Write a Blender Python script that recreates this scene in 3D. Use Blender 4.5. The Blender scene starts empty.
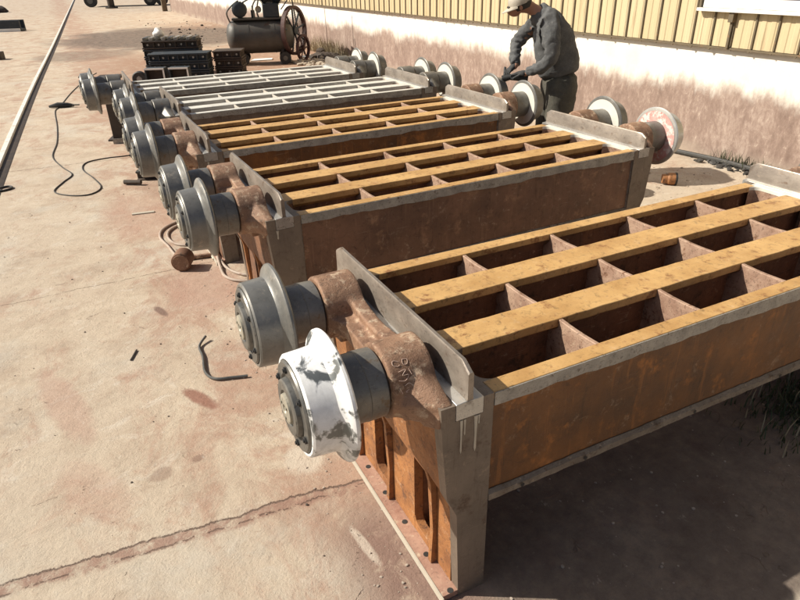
import bpy, bmesh, math, random
from math import sin, cos, pi, radians
from mathutils import Vector, Matrix
random.seed(7)
S = bpy.context.scene
COL = S.collection

# ------------------------------------------------------------------ camera, sky, sun, exposure
cam_d = bpy.data.cameras.new('camera'); cam = bpy.data.objects.new('camera', cam_d); COL.objects.link(cam)
YAW, PITCH, ROLL = 0.4587714, 0.4894140, -0.0230847
fwd = Vector((sin(YAW) * cos(PITCH), cos(YAW) * cos(PITCH), -sin(PITCH)))
rt = Vector((cos(YAW), -sin(YAW), 0)); up = rt.cross(fwd)
r_ = rt * cos(ROLL) + up * sin(ROLL); u_ = -rt * sin(ROLL) + up * cos(ROLL)
CAM = Vector((-0.92884, -1.25476, 2.01661))
cam.matrix_world = Matrix(((r_.x, u_.x, -fwd.x, CAM.x), (r_.y, u_.y, -fwd.y, CAM.y), (r_.z, u_.z, -fwd.z, CAM.z), (0, 0, 0, 1)))
cam_d.sensor_width = 36; cam_d.lens = 28.0354; cam_d.clip_start = 0.05; cam_d.clip_end = 2000
S.camera = cam

LD = Vector((1.76, -.98, -1.66)).normalized()          # direction the sunlight travels
ELEV = math.asin(-LD.z)
W = bpy.data.worlds.new('World'); S.world = W; W.use_nodes = True
nt = W.node_tree; bg = nt.nodes['Background']
sky = nt.nodes.new('ShaderNodeTexSky'); sky.sky_type = 'NISHITA'; sky.sun_disc = False
sky.sun_elevation = ELEV; sky.sun_rotation = math.atan2(-LD.x, -LD.y); sky.dust_density = 3.0
nt.links.new(sky.outputs[0], bg.inputs[0]); bg.inputs[1].default_value = 0.06
sl = bpy.data.lights.new('sun', 'SUN'); sl.energy = 5.0; sl.angle = radians(0.55); sl.color = (1.0, 0.93, 0.80)
sun = bpy.data.objects.new('sun', sl); COL.objects.link(sun)
sun.rotation_euler = LD.to_track_quat('-Z', 'Y').to_euler(); sun.location = (-10, 5, 10)
S.view_settings.view_transform = 'Standard'; S.view_settings.look = 'None'
S.view_settings.gamma = 1; S.view_settings.use_curve_mapping = False
S.view_settings.exposure = 0.5

# ------------------------------------------------------------------ materials
class NT:
    def __init__(s, name):
        s.m = bpy.data.materials.new(name); s.m.use_nodes = True
        s.t = s.m.node_tree; s.b = s.t.nodes['Principled BSDF']
        s.geo = s.t.nodes.new('ShaderNodeNewGeometry'); s.pos = s.geo.outputs['Position']
    def n(s, ty, **k):
        x = s.t.nodes.new(ty)
        for a, v in k.items(): setattr(x, a, v)
        return x
    def put(s, sock, v):
        if isinstance(v, bpy.types.NodeSocket): s.t.links.new(v, sock)
        else: sock.default_value = v
    def noise(s, scale, detail=5, rough=.6, vec=None, dist=0.0):
        x = s.n('ShaderNodeTexNoise'); x.inputs['Scale'].default_value = scale
        x.inputs['Detail'].default_value = detail; x.inputs['Roughness'].default_value = rough
        x.inputs['Distortion'].default_value = dist
        s.put(x.inputs['Vector'], vec or s.pos); return x.outputs['Fac']
    def scale(s, v, sc, off=(0, 0, 0)):
        x = s.n('ShaderNodeMapping'); s.put(x.inputs['Vector'], v)
        x.inputs['Scale'].default_value = sc; x.inputs['Location'].default_value = off; return x.outputs[0]
    def ramp(s, fac, *st):
        x = s.n('ShaderNodeValToRGB'); s.put(x.inputs[0], fac); e = x.color_ramp.elements
        e[0].position, e[0].color = st[0][0], col(st[0][1]); e[1].position, e[1].color = st[-1][0], col(st[-1][1])
        for p, c in st[1:-1]:
            q = e.new(p); q.color = col(c)
        return x.outputs[0]
    def step(s, fac, a, b):
        x = s.n('ShaderNodeMapRange'); x.inputs[1].default_value = a; x.inputs[2].default_value = b
        x.interpolation_type = 'SMOOTHSTEP'; s.put(x.inputs[0], fac); return x.outputs[0]
    def mix(s, f, a, b, mode='MIX'):
        x = s.n('ShaderNodeMix', data_type='RGBA', blend_type=mode)
        s.put(x.inputs[0], f); s.put(x.inputs[6], col(a)); s.put(x.inputs[7], col(b)); return x.outputs[2]
    def math(s, op, a, b=0.0, c=0.0):
        x = s.n('ShaderNodeMath', operation=op); s.put(x.inputs[0], a); s.put(x.inputs[1], b); s.put(x.inputs[2], c); return x.outputs[0]
    def xyz(s, v=None):
        x = s.n('ShaderNodeSeparateXYZ'); s.put(x.inputs[0], v or s.pos); return x.outputs
    def bump(s, h, st=.3, d=.01, prev=None):
        x = s.n('ShaderNodeBump'); x.inputs['Strength'].default_value = st; x.inputs['Distance'].default_value = d
        s.put(x.inputs['Height'], h)
        if prev: s.put(x.inputs['Normal'], prev)
        s.put(s.b.inputs['Normal'], x.outputs[0]); return x.outputs[0]
    def base(s, c): s.put(s.b.inputs['Base Color'], c)
    def rough(s, v): s.put(s.b.inputs['Roughness'], v)
    def metal(s, v): s.put(s.b.inputs['Metallic'], v)
def col(c):
    if isinstance(c, (tuple, list)) and len(c) == 3: return (*c, 1)
    return c

def surf(name, c1, c2, c3, sc=6, rough=(.5, .8), metal=0.0, bump=.3, bd=.004, thr=(.55, .68), grain=.25, vec=(1, 1, 1), wear=0.0, runs=0.0):
    t = NT(name); v = t.scale(t.pos, vec)
    n1 = t.noise(sc, 6, .65, v); n2 = t.noise(sc * 2.7, 8, .7, t.scale(v, (1, 1, 1), (3.1, 1.7, 5.2))); n3 = t.noise(sc * 25, 4, .7)
    c = t.ramp(n1, (.33, c1), (.67, c2))
    c = t.mix(t.step(n2, *thr), c, c3)
    h = t.math('MULTIPLY_ADD', n3, .5, n2)
    if wear:
        n4 = t.noise(sc * 6.5, 9, .78, t.scale(v, (1, 1, 1), (9.2, 4.4, 1.1)), .6); n5 = t.noise(sc * 4.1, 8, .8, t.scale(v, (1, 1, 1), (2.2, 8.4, 6.1)), .3)
        c = t.mix(t.math('MULTIPLY', t.step(n4, .52, .66), wear), c, t.mix(.72, c, (.03, .018, .012)))
        c = t.mix(t.math('MULTIPLY', t.step(n5, .56, .68), wear * .8), c, t.mix(.6, c, (.62, .48, .34)))
        sn = t.noise(sc * 3, 2, .5, t.scale(v, (1.2, 14, 9), (3, 3, 3))); sc2 = t.noise(sc * 3.3, 2, .5, t.scale(v, (.5, 12, 14), (5, 1, 3)), .1)
        c = t.mix(t.math('MULTIPLY', t.step(sc2, .70, .735), wear * .55), c, t.mix(.55, c, (.66, .55, .42)))
        h = t.math('MULTIPLY_ADD', n4, -.8, h)
    if runs:
        rn = t.noise(sc * 2.2, 6, .7, t.scale(v, (5, 5, .45), (1, 4, 2)))
        c = t.mix(t.math('MULTIPLY', t.step(rn, .54, .66), runs), c, t.mix(.75, c, c3))
        rn2 = t.noise(sc * 1.7, 6, .7, t.scale(v, (6, 6, .6), (7, 4, 2)))
        c = t.mix(t.math('MULTIPLY', t.step(rn2, .56, .68), runs), c, t.mix(.6, c, (.025, .016, .01)))
    g = t.math('MULTIPLY_ADD', n3, grain * 2, 1 - grain)
    c = t.mix(1.0, c, t.mix(g, (0, 0, 0), (1, 1, 1)), 'MULTIPLY')
    t.base(c); t.rough(t.math('MULTIPLY_ADD', n2, (rough[1] - rough[0]) * 1.6, rough[0] - .2 * (rough[1] - rough[0]))); t.metal(metal)
    t.bump(h, bump, bd)
    return t.m

M = {}
M['cast'] = surf('cast_rust', (.16, .085, .052), (.34, .20, .125), (.46, .34, .24), 8, (.42, .7), .15, .7, .006, (.52, .64), .3, wear=.9)
M['bar_y'] = surf('yellow_rust_plate', (.40, .225, .08), (.58, .365, .15), (.27, .13, .05), 5, (.36, .6), .1, .35, .002, (.55, .66), .25, wear=.75)
M['bar_g'] = surf('grey_primer_plate', (.56, .55, .50), (.70, .68, .62), (.34, .29, .23), 5, (.35, .6), .1, .2, .002, (.58, .70), .2, wear=.5)
M['rib'] = surf('pinkish_rust_rib', (.25, .145, .10), (.44, .30, .215), (.16, .075, .04), 10, (.45, .8), .1, .6, .004, (.55, .66), .3, wear=1.0)
M['rib_g'] = surf('pale_primer_rib', (.42, .39, .34), (.52, .48, .42), (.3, .24, .18), 12, (.5, .8), .1, .4, .003)
M['web'] = surf('shade_dark_rust_web', (.115, .055, .033), (.21, .10, .052), (.065, .038, .025), 6, (.6, .9), 0, .5, .004, (.55, .66), .3, wear=.7, runs=.4)  # rust made darker to imitate the shade inside cells and pockets
M['panel_o'] = surf('orange_rust_panel', (.08, .036, .015), (.21, .083, .021), (.32, .125, .03), 2.6, (.35, .62), .1, .5, .004, (.54, .68), .3, wear=.55, runs=.55)
M['panel_b'] = surf('brown_rust_panel', (.12, .064, .042), (.22, .115, .07), (.30, .17, .10), 3.4, (.45, .75), .05, .5, .004, (.54, .68), .3, wear=.7, runs=.5)
M['panel_g'] = surf('grey_brown_panel', (.13, .095, .075), (.20, .15, .115), (.28, .22, .17), 4, (.5, .8), .05, .4, .003, wear=.6, runs=.4)
M['lip'] = surf('scraped_grey_lip', (.24, .23, .21), (.42, .40, .365), (.14, .11, .085), 12, (.35, .6), .3, .5, .003, (.57, .68), .3, wear=.8)
M['post'] = surf('grey_brown_post', (.14, .113, .09), (.215, .172, .135), (.10, .065, .045), 4, (.38, .62), .2, .35, .003, (.56, .7), .2, wear=.45, runs=.35)
M['flange'] = surf('rusty_base_flange', (.27, .14, .10), (.42, .26, .19), (.5, .38, .28), 10, (.55, .85), 0, .5, .004, wear=.8)
M['orange'] = surf('bright_orange_rust', (.20, .08, .03), (.38, .165, .055), (.12, .055, .03), 8, (.5, .8), 0, .6, .004, (.54, .66), .3, wear=.9)
M['steel'] = surf('oiled_wheel_steel', (.13, .128, .12), (.22, .215, .20), (.30, .27, .23), 6, (.28, .46), .35, .2, .001, (.56, .70), .15, wear=.35)
M['sleeve'] = surf('worn_sleeve_steel', (.12, .115, .105), (.21, .20, .18), (.15, .11, .075), 8, (.3, .5), .35, .2, .001, wear=.4)
M['steel_l'] = surf('machined_flange_steel', (.46, .46, .44), (.58, .57, .54), (.28, .27, .25), 12, (.22, .4), .5, .1, .001, (.60, .72), .1, wear=.3)
M['face_l'] = surf('pale_wheel_back', (.62, .60, .54), (.72, .70, .63), (.45, .43, .38), 6, (.45, .6), .1, .1, .001, (.64, .76), .08)
M['hub'] = surf('brushed_hub_cover', (.11, .11, .105), (.19, .185, .17), (.07, .065, .06), 20, (.3, .5), .6, .1, .001)
M['hub_l'] = surf('cream_hub_disc', (.26, .245, .20), (.40, .37, .30), (.14, .12, .10), 18, (.4, .6), .3, .1, .001, wear=.6)
M['black'] = surf('black_rubber', (.015, .015, .015), (.03, .03, .03), (.05, .045, .04), 10, (.5, .7), 0, .2, .002)
M['upright'] = surf('steel_rail_upright', (.19, .16, .135), (.34, .295, .25), (.15, .10, .07), 8, (.25, .45), .45, .25, .002, (.56, .70), .15, (1, .6, 1), wear=.6)
M['deck_glare'] = surf('machined_glare_deck', (.66, .62, .52), (.78, .76, .69), (.5, .40, .25), 8, (.3, .5), .1, .15, .001, (.62, .74), .1, wear=.3)  # machined deck colour paled with painted sun glare
M['foot'] = surf('brown_grey_bottom_lip', (.14, .11, .085), (.25, .21, .17), (.10, .06, .035), 10, (.5, .8), .1, .5, .003, wear=.9)
M['track'] = surf('pale_track_head', (.68, .66, .60), (.78, .76, .70), (.4, .3, .22), 3, (.4, .6), .1, .1, .001)
M['rail'] = surf('shiny_ground_rail', (.34, .335, .32), (.50, .49, .465), (.20, .18, .16), 9, (.2, .36), .5, .15, .001, (.56, .70), .12, (1, .35, 1), wear=.4)
M['red'] = surf('worn_red_paint', (.50, .17, .15), (.60, .40, .36), (.66, .60, .55), 7, (.5, .7), 0, .2, .001, (.50, .58))
M['drip'] = surf('pale_drip_and_glint', (.42, .38, .31), (.48, .44, .36), (.4, .36, .3), 9, (.5, .7))  # also colours the painted glint along the base flange edges
M['chalk'] = surf('pink_chalk', (.62, .45, .36), (.66, .5, .42), (.6, .45, .38), 9, (.8, .9))
M['dblue'] = surf('dark_blue_grey_block', (.028, .036, .045), (.045, .055, .065), (.08, .075, .07), 4, (.45, .7), .3, .3, .004)
M['dbrown'] = surf('dark_brown_block', (.045, .034, .028), (.075, .055, .042), (.12, .085, .06), 5, (.5, .8), .2, .4, .005)
M['tank'] = surf('weathered_grey_tank', (.062, .058, .052), (.09, .083, .074), (.085, .05, .035), 3, (.4, .65), .2, .2, .003)
M['maroon'] = surf('maroon_guard', (.045, .022, .02), (.085, .034, .03), (.05, .03, .025), 5, (.5, .8), .1, wear=.6)
M['white'] = surf('white_paint', (.72, .71, .68), (.80, .79, .76), (.55, .50, .42), 3, (.4, .6), 0, .1, .001, (.66, .78), .05)
M['hose'] = surf('pale_rubber_hose', (.34, .27, .22), (.42, .34, .28), (.28, .18, .13), 12, (.5, .7))
M['cable'] = surf('black_cable', (.03, .03, .028), (.06, .055, .05), (.1, .09, .07), 8, (.45, .6))
M['jacket'] = surf('faded_slate_cotton', (.078, .080, .082), (.118, .12, .122), (.17, .168, .16), 12, (.8, .95), 0, .8, .012, (.55, .7), .3)
M['trousers'] = surf('faded_olive_cotton', (.066, .062, .050), (.098, .092, .074), (.13, .12, .10), 9, (.85, .95), 0, .8, .012, (.55, .7), .3)
M['skin'] = surf('tanned_skin', (.28, .14, .09), (.33, .17, .11), (.3, .14, .09), 15, (.5, .65), 0, .1, .001)
M['cap'] = surf('dusty_canvas_cap', (.36, .32, .26), (.45, .41, .34), (.28, .24, .19), 18, (.8, .95), 0, .4, .003)
M['hair'] = surf('dark_hair', (.02, .018, .016), (.035, .03, .028), (.02, .02, .02), 60, (.6, .8))
M['glove'] = surf('dark_work_glove', (.03, .03, .032), (.05, .05, .05), (.07, .06, .05), 25, (.8, .95))
M['glass'] = surf('dark_window_glass', (.012, .014, .018), (.022, .024, .03), (.03, .03, .04), 2, (.05, .15), 0, .02, .001)
M['pebble'] = surf('pebble', (.28, .23, .19), (.42, .36, .30), (.16, .13, .11), 20, (.7, .9))
M['pile'] = surf('pale_rubble', (.30, .24, .18), (.45, .38, .30), (.12, .10, .08), 8, (.7, .9), 0, .6, .01)
M['grass'] = surf('dusty_grass', (.035, .055, .02), (.07, .085, .035), (.12, .11, .06), 15, (.6, .8))
M['seed'] = surf('dry_grass_head', (.34, .28, .18), (.4, .33, .22), (.3, .24, .16), 30, (.7, .9))

def white_daub():
    t = NT('white_daubed_steel'); n = t.noise(11, 5, .62, t.scale(t.pos, (1, 1, 1), (.3, .9, 0)), .8); n2 = t.noise(40, 6, .75); n3 = t.noise(22, 7, .75, t.scale(t.pos, (1, .4, 1)), .5)
    x_, y_, z_ = t.xyz()
    low = t.step(z_, .86, .74)
    f = t.step(t.math('ADD', t.math('MULTIPLY_ADD', n2, .10, n), t.math('MULTIPLY', low, .05)), .57, .66)
    pale = t.mix(t.math('MULTIPLY', t.step(n3, .46, .62), t.math('MULTIPLY_ADD', low, .6, .2)), t.ramp(n2, (.3, (.66, .66, .65)), (.7, (.80, .80, .80))), (.38, .385, .38))
    c = t.mix(f, pale, t.mix(n3, (.09, .10, .10), (.24, .25, .25)))
    t.base(c); t.rough(t.math('MULTIPLY_ADD', f, -.15, .5)); t.metal(t.math('MULTIPLY', f, .5)); t.bump(n2, .1, .001); return t.m
M['daub'] = white_daub()

def ground_mat():
    t = NT('dusty_concrete'); x, y, z = t.xyz()
    big = t.noise(.55, 5, .6); mid = t.noise(2.2, 8, .72); fine = t.noise(14, 9, .76); gr = t.noise(95, 5, .78); m2 = t.noise(5.5, 9, .76, t.scale(t.pos, (1, 1, 1), (4, 9, 0)), .4)
    c = t.ramp(mid, (.30, (.335, .255, .19)), (.45, (.44, .355, .27)), (.58, (.49, .405, .31)), (.74, (.56, .50, .41)))
    c = t.mix(t.math('MULTIPLY', t.step(big, .42, .62), .5), c, (.50, .425, .335))
    c = t.mix(t.math('MULTIPLY', t.step(m2, .50, .66), .45), c, (.36, .27, .20))
    c = t.mix(t.math('MULTIPLY', t.step(t.noise(4.3, 9, .78, t.scale(t.pos, (1, 1.3, 1), (14, 3, 0)), .5), .53, .66), .45), c, (.60, .55, .47))
    g2 = t.noise(1.1, 6, .66, t.scale(t.pos, (1, 1, 1), (7, 2, 0)))
    c = t.mix(t.math('MULTIPLY', t.step(g2, .50, .66), .5), c, (.475, .44, .375))
    # rust stains, stronger close to the pallet cars
    rs = t.noise(1.9, 8, .76, t.scale(t.pos, (1.4, .9, 1), (2.3, 5.1, 0)), .5)
    near = t.math('SUBTRACT', 1.0, t.step(t.math('ABSOLUTE', t.math('ADD', x, .25)), .1, 1.1))
    far = t.math('MULTIPLY', t.step(y, 6, 12), .05)
    rf = t.math('MULTIPLY', t.step(t.math('ADD', t.math('MULTIPLY_ADD', near, .11, rs), far), .51, .72), .85)
    c = t.mix(t.math('MULTIPLY', rf, t.math('MULTIPLY_ADD', fine, .9, .45)), c, (.35, .215, .155))
    # mauve-brown grime beside the nearest end frame
    dx = t.step(t.math('ABSOLUTE', t.math('ADD', x, .20)), .36, .06)
    dy = t.step(t.math('ABSOLUTE', t.math('SUBTRACT', y, .12)), .62, .25)
    c = t.mix(t.math('MULTIPLY', t.math('MULTIPLY', dx, dy), t.step(m2, .28, .5)), c, (.23, .15, .12))
    # shadow of the nearest car painted dark brown into the ground colour
    car_shade = t.math('MULTIPLY', t.step(x, -.12, .1), t.step(t.math('ABSOLUTE', t.math('SUBTRACT', y, .1)), .70, .64))
    c = t.mix(t.math('MULTIPLY', car_shade, .85), c, t.ramp(t.math('MULTIPLY_ADD', mid, .5, t.math('MULTIPLY', fine, .5)), (.38, (.075, .055, .048)), (.52, (.13, .098, .082)), (.64, (.21, .16, .125))))
    def ell(cx, cy, rx, ry, ang, nz, amp, a, b):
        ca, sa = cos(ang), sin(ang)
        px = t.math('SUBTRACT', x, cx); py = t.math('SUBTRACT', y, cy)
        u = t.math('DIVIDE', t.math('ADD', t.math('MULTIPLY', px, ca), t.math('MULTIPLY', py, sa)), rx)
        v = t.math('DIVIDE', t.math('SUBTRACT', t.math('MULTIPLY', py, ca), t.math('MULTIPLY', px, sa)), ry)
        rr = t.math('ADD', t.math('MULTIPLY', u, u), t.math('MULTIPLY', v, v))
        return t.step(t.math('MULTIPLY_ADD', nz, amp, rr), a, b)
    wob = t.noise(.6, 7, .72)
    st = t.math('MAXIMUM', ell(2.6, 24.5, 3.9, 4.8, 0, wob, 1.6, 2.0, 1.3), t.math('MULTIPLY', ell(-.4, 19.8, 1.5, 1.6, 0, wob, 1.6, 1.9, 1.2), .6))
    c = t.mix(t.math('MULTIPLY', st, .9), c, t.mix(t.step(m2, .35, .6), (.06, .048, .042), (.19, .14, .11)))
    oe = t.math('MULTIPLY', t.step(y, 8.0, 10), t.math('MULTIPLY', t.step(y, 21, 17), t.step(x, -.9, .8)))
    c = t.mix(t.math('MULTIPLY', oe, t.step(m2, .30, .52)), c, (.31, .19, .13))
    oe2 = t.math('MULTIPLY', t.step(y, 33, 30), t.math('MULTIPLY', t.step(y, 26, 28), t.step(x, 2, 5)))
    c = t.mix(t.math('MULTIPLY', oe2, t.step(m2, .40, .55)), c, (.30, .19, .13))
    # single stains and a plaster splash
    for (cx, cy, rx, ry, an, cc_, k) in ((-.70, 1.66, .045, .16, .45, (.25, .12, .085), .9), (-.74, 2.78, .03, .10, .3, (.16, .10, .08), .8), (-.97, 1.16, .06, .05, .3, (.28, .2, .15), .7), (-.80, 1.19, .035, .025, .3, (.24, .16, .12), .8),
                                         (-.31, .36, .022, .13, .12, (.62, .56, .47), .55), (-.36, .95, .10, .12, .2, (.56, .50, .41), .7), (-1.35, 1.95, .10, .45, .25, (.40, .26, .20), .55), (-1.25, 1.2, .12, .3, .4, (.42, .29, .22), .5), (-.4, 3.0, .3, .5, 0, (.36, .21, .16), .6), (-.65, 4.9, .35, .8, 0, (.38, .235, .175), .5), (-.25, 5.7, .35, .5, 0, (.30, .19, .14), .6)):
        c = t.mix(t.math('MULTIPLY', ell(cx, cy, rx, ry, an, fine, 1.6, 2.0, 1.1), k), c, cc_)
    def crack(pos, slope, x0, amp, off):
        w1 = t.noise(3.0, 9, .8, t.scale(t.pos, (1, .3, 1), (off, off, 0)))
        yy = t.math('MULTIPLY_ADD', t.math('SUBTRACT', x, x0), slope, pos)
        yy = t.math('MULTIPLY_ADD', t.math('SUBTRACT', w1, .5), amp, yy)
        return t.math('SUBTRACT', y, yy)
    left = t.step(x, .1, -.2)
    d1 = crack(.79, -.085, -1.1, .13, 1)
    m1 = t.math('MULTIPLY', t.step(t.math('ABSOLUTE', d1), .0065, .002), t.math('MULTIPLY', left, t.step(m2, .40, .50)))
    b1 = t.math('MULTIPLY', t.math('MULTIPLY', t.step(t.math('ABSOLUTE', t.math('ADD', d1, .032)), .048, .018), left), t.step(fine, .36, .56))
    c = t.mix(t.math('MULTIPLY', b1, .85), c, (.275, .165, .125))
    d1b = crack(.742, -.085, -1.1, .12, 1.35)
    m1b = t.math('MULTIPLY', t.step(t.math('ABSOLUTE', d1b), .006, .001), t.math('MULTIPLY', left, t.step(fine, .48, .56)))
    marks = t.math('MAXIMUM', t.math('MULTIPLY', m1, .85), t.math('MULTIPLY', m1b, .6))
    for (p, s_, x0, o, w_) in ((7.2, -.05, -1.3, 4, .014), (18.3, .0, -.5, 9, .05), (3.42, .02, -1.5, 12, .005), (12.6, .0, -1, 15, .016)):
        dd = crack(p, s_, x0, .14, o)
        mm = t.math('MULTIPLY', t.math('MULTIPLY', t.step(t.math('ABSOLUTE', dd), w_, w_ * .3), left), t.step(fine, .44, .54))
        marks = t.math('MAXIMUM', marks, t.math('MULTIPLY', mm, .6))
    # hairline crazing, scuffs and short scrapes
    vo = t.n('ShaderNodeTexVoronoi', feature='DISTANCE_TO_EDGE'); vo.inputs['Scale'].default_value = 1.15
    wv = t.n('ShaderNodeVectorMath', operation='MULTIPLY_ADD')
    nn = t.n('ShaderNodeTexNoise'); nn.inputs['Scale'].default_value = 2.4; nn.inputs['Detail'].default_value = 8; t.put(nn.inputs['Vector'], t.pos)
    t.put(wv.inputs[0], nn.outputs['Color']); wv.inputs[1].default_value = (.7, .7, 0); t.put(wv.inputs[2], t.pos); t.put(vo.inputs['Vector'], wv.outputs[0])
    hl = t.math('MULTIPLY', t.step(vo.outputs['Distance'], .005, .001), t.step(m2, .57, .62))
    marks = t.math('MAXIMUM', marks, t.math('MULTIPLY', hl, .35))
    c = t.mix(marks, c, (.13, .085, .065))
    sc_ = t.noise(9, 9, .82, t.scale(t.pos, (1, 3.5, 1), (1, 8, 0)), .5)
    c = t.mix(t.math('MULTIPLY', t.step(sc_, .58, .67), .55), c, (.26, .165, .12))
    sc3 = t.noise(16, 9, .84, t.scale(t.pos, (2.6, 1, 1), (5, 2, 0)), .7)
    c = t.mix(t.math('MULTIPLY', t.step(sc3, .60, .68), .6), c, (.20, .135, .10))
    c = t.mix(t.math('MULTIPLY', t.step(t.noise(7, 9, .84, t.scale(t.pos, (2, 1, 1), (4, 1, 0))), .59, .68), .55), c, (.64, .58, .50))
    c = t.mix(1.0, c, t.mix(t.math('ADD', t.math('MULTIPLY', gr, .5), t.math('MULTIPLY_ADD', fine, .7, .42)), (0, 0, 0), (1, 1, 1)), 'MULTIPLY')
    t.base(c); t.rough(.85); t.b.inputs['Specular IOR Level'].default_value = .3
    hh = t.math('MULTIPLY_ADD', fine, .8, t.math('MULTIPLY_ADD', gr, .3, t.math('MULTIPLY', marks, -1.5)))
    hh = t.math('MULTIPLY_ADD', m2, .8, hh)
    t.bump(hh, .75, .016)
    return t.m
M['ground'] = ground_mat()

def plinth_mat():
    t = NT('stained_whitewash'); x, y, z = t.xyz()
    streak = t.noise(1.0, 8, .74, t.scale(t.pos, (1, 4.5, 1.5)), .3); patch = t.noise(1.1, 6, .65, t.scale(t.pos, (1, 1, 1.3)))
    fine = t.noise(13, 9, .8, t.scale(t.pos, (1, 1.2, .7)), .4)
    edge = t.math('ADD', t.math('MULTIPLY_ADD', t.math('SUBTRACT', streak, .5), .55, .80), t.math('MULTIPLY', t.math('SUBTRACT', patch, .5), .55))
    f = t.step(t.math('SUBTRACT', z, edge), .12, -.16)
    white = t.ramp(patch, (.3, (.68, .63, .54)), (.6, (.82, .79, .72)))
    brown = t.ramp(t.math('MULTIPLY_ADD', fine, .5, t.math('MULTIPLY', streak, .5)), (.34, (.15, .10, .08)), (.50, (.26, .185, .15)), (.64, (.42, .33, .275)))
    c = t.mix(f, white, brown)
    c = t.mix(t.math('MULTIPLY', t.step(fine, .58, .68), t.math('MULTIPLY_ADD', f, .5, .06)), c, (.56, .47, .38))
    c = t.mix(t.math('MULTIPLY', t.step(z, .22, .0), t.step(patch, .38, .6)), c, (.36, .29, .23))
    t.base(c); t.rough(.9); t.bump(t.math('MULTIPLY_ADD', fine, .6, patch), .5, .012); return t.m
M['plinth'] = plinth_mat()
M['clad'] = surf('cream_yellow_sheet', (.50, .40, .235), (.57, .475, .30), (.42, .32, .19), 1.2, (.4, .55), 0, .08, .002, (.56, .7), .06, (1, 2, .25), runs=.18)
M['seam'] = surf('dark_seam', (.10, .08, .05), (.16, .12, .07), (.2, .12, .06), 6)

# ------------------------------------------------------------------ mesh helpers
def B(): return bmesh.new()
def box(bm, x0, x1, y0, y1, z0, z1, mtx=None):
    vs = [bm.verts.new((x, y, z)) for x in (x0, x1) for y in (y0, y1) for z in (z0, z1)]
    if mtx: 
        for v in vs: v.co = mtx @ v.co
    for f in ((0, 1, 3, 2), (4, 6, 7, 5), (0, 4, 5, 1), (2, 3, 7, 6), (0, 2, 6, 4), (1, 5, 7, 3)): bm.faces.new([vs[i] for i in f])
    return vs
def prism(bm, pts, ax, a0, a1):
    def P(p, a): return {'x': (a, p[0], p[1]), 'y': (p[0], a, p[1]), 'z': (p[0], p[1], a)}[ax]
    A_ = [bm.verts.new(P(p, a0)) for p in pts]; C_ = [bm.verts.new(P(p, a1)) for p in pts]; n = len(pts)
    bm.faces.new(A_[::-1]); bm.faces.new(C_)
    for i in range(n): bm.faces.new((A_[i], A_[(i + 1) % n], C_[(i + 1) % n], C_[i]))
def lathe(bm, prof, o, d, n=48, close=True):
    d = Vector(d).normalized(); o = Vector(o)
    a = d.orthogonal().normalized(); b = d.cross(a); rings = []
    for (t, r) in prof:
        if r < 1e-6: rings.append([bm.verts.new(o + d * t)])
        else: rings.append([bm.verts.new(o + d * t + (a * cos(2 * pi * i / n) + b * sin(2 * pi * i / n)) * r) for i in range(n)])
    for p, q in zip(rings, rings[1:]):
        for i in range(n):
            j = (i + 1) % n
            f = [p[i % len(p)], p[j % len(p)], q[j % len(q)], q[i % len(q)]]
            g = []
            for v in f:
                if v not in g: g.append(v)
            if len(g) > 2:
                try: bm.faces.new(g)
                except ValueError: pass
def cyl(bm, o, d, r, L, n=20, r2=None): lathe(bm, [(0, 0), (0, r), (L, r if r2 is None else r2), (L, 0)], o, d, n)
def tube(bm, pts, r, n=8, rr=None):
    pts = [Vector(p) for p in pts]; rings = []; prev = None
    for i, p in enumerate(pts):
        d = (pts[min(i + 1, len(pts) - 1)] - pts[max(i - 1, 0)]).normalized()
        a = (prev - d * prev.dot(d)).normalized() if prev else d.orthogonal().normalized(); prev = a; b = d.cross(a)
        q = rr[i] if rr else r
        rings.append([bm.verts.new(p + (a * cos(2 * pi * k / n) + b * sin(2 * pi * k / n)) * q) for k in range(n)])
    for p, q in zip(rings, rings[1:]):
        for k in range(n): bm.faces.new((p[k], p[(k + 1) % n], q[(k + 1) % n], q[k]))
    bm.faces.new(rings[0][::-1]); bm.faces.new(rings[-1])
def spline(pts, k=6):
    pts = [Vector(p) for p in pts]; out = []
    for i in range(len(pts) - 1):
        p0, p1, p2, p3 = pts[max(i - 1, 0)], pts[i], pts[i + 1], pts[min(i + 2, len(pts) - 1)]
        for j in range(k):
            t = j / k
            out.append(.5 * (2 * p1 + (p2 - p0) * t + (2 * p0 - 5 * p1 + 4 * p2 - p3) * t * t + (-p0 + 3 * p1 - 3 * p2 + p3) * t ** 3))
    out.append(pts[-1]); return out
def obj(name, bm, mat, parent=None, loc=None, bevel=0, ang=35, seg=2):
    if isinstance(bm, bmesh.types.BMesh):
        bmesh.ops.recalc_face_normals(bm, faces=bm.faces)
        me = bpy.data.meshes.new(name); bm.to_mesh(me); bm.free()
        me.shade_smooth()
        try: me.set_sharp_from_angle(angle=radians(ang))
        except Exception: pass
        me.materials.append(None)
    else: me = bm
    o = bpy.data.objects.new(name, me); COL.objects.link(o)
    o.material_slots[0].link = 'OBJECT'; o.material_slots[0].material = mat
    if bevel:
        b = o.modifiers.new('bevel', 'BEVEL'); b.width = bevel; b.segments = seg; b.limit_method = 'ANGLE'; b.angle_limit = radians(40)
        b.harden_normals = False
    if parent: o.parent = parent
    if loc is not None: o.location = loc
    return o
def tag(o, label=None, cat=None, group=None, kind=None):
    if label: o['label'] = label
    if cat: o['category'] = cat
    if group: o['group'] = group
    if kind: o['kind'] = kind
    return o
def empty(name, loc=(0, 0, 0), rz=0, **k):
    o = bpy.data.objects.new(name, None); COL.objects.link(o); o.location = loc; o.rotation_euler = (0, 0, rz)
    o.empty_display_size = .2; return tag(o, **k)
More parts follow.
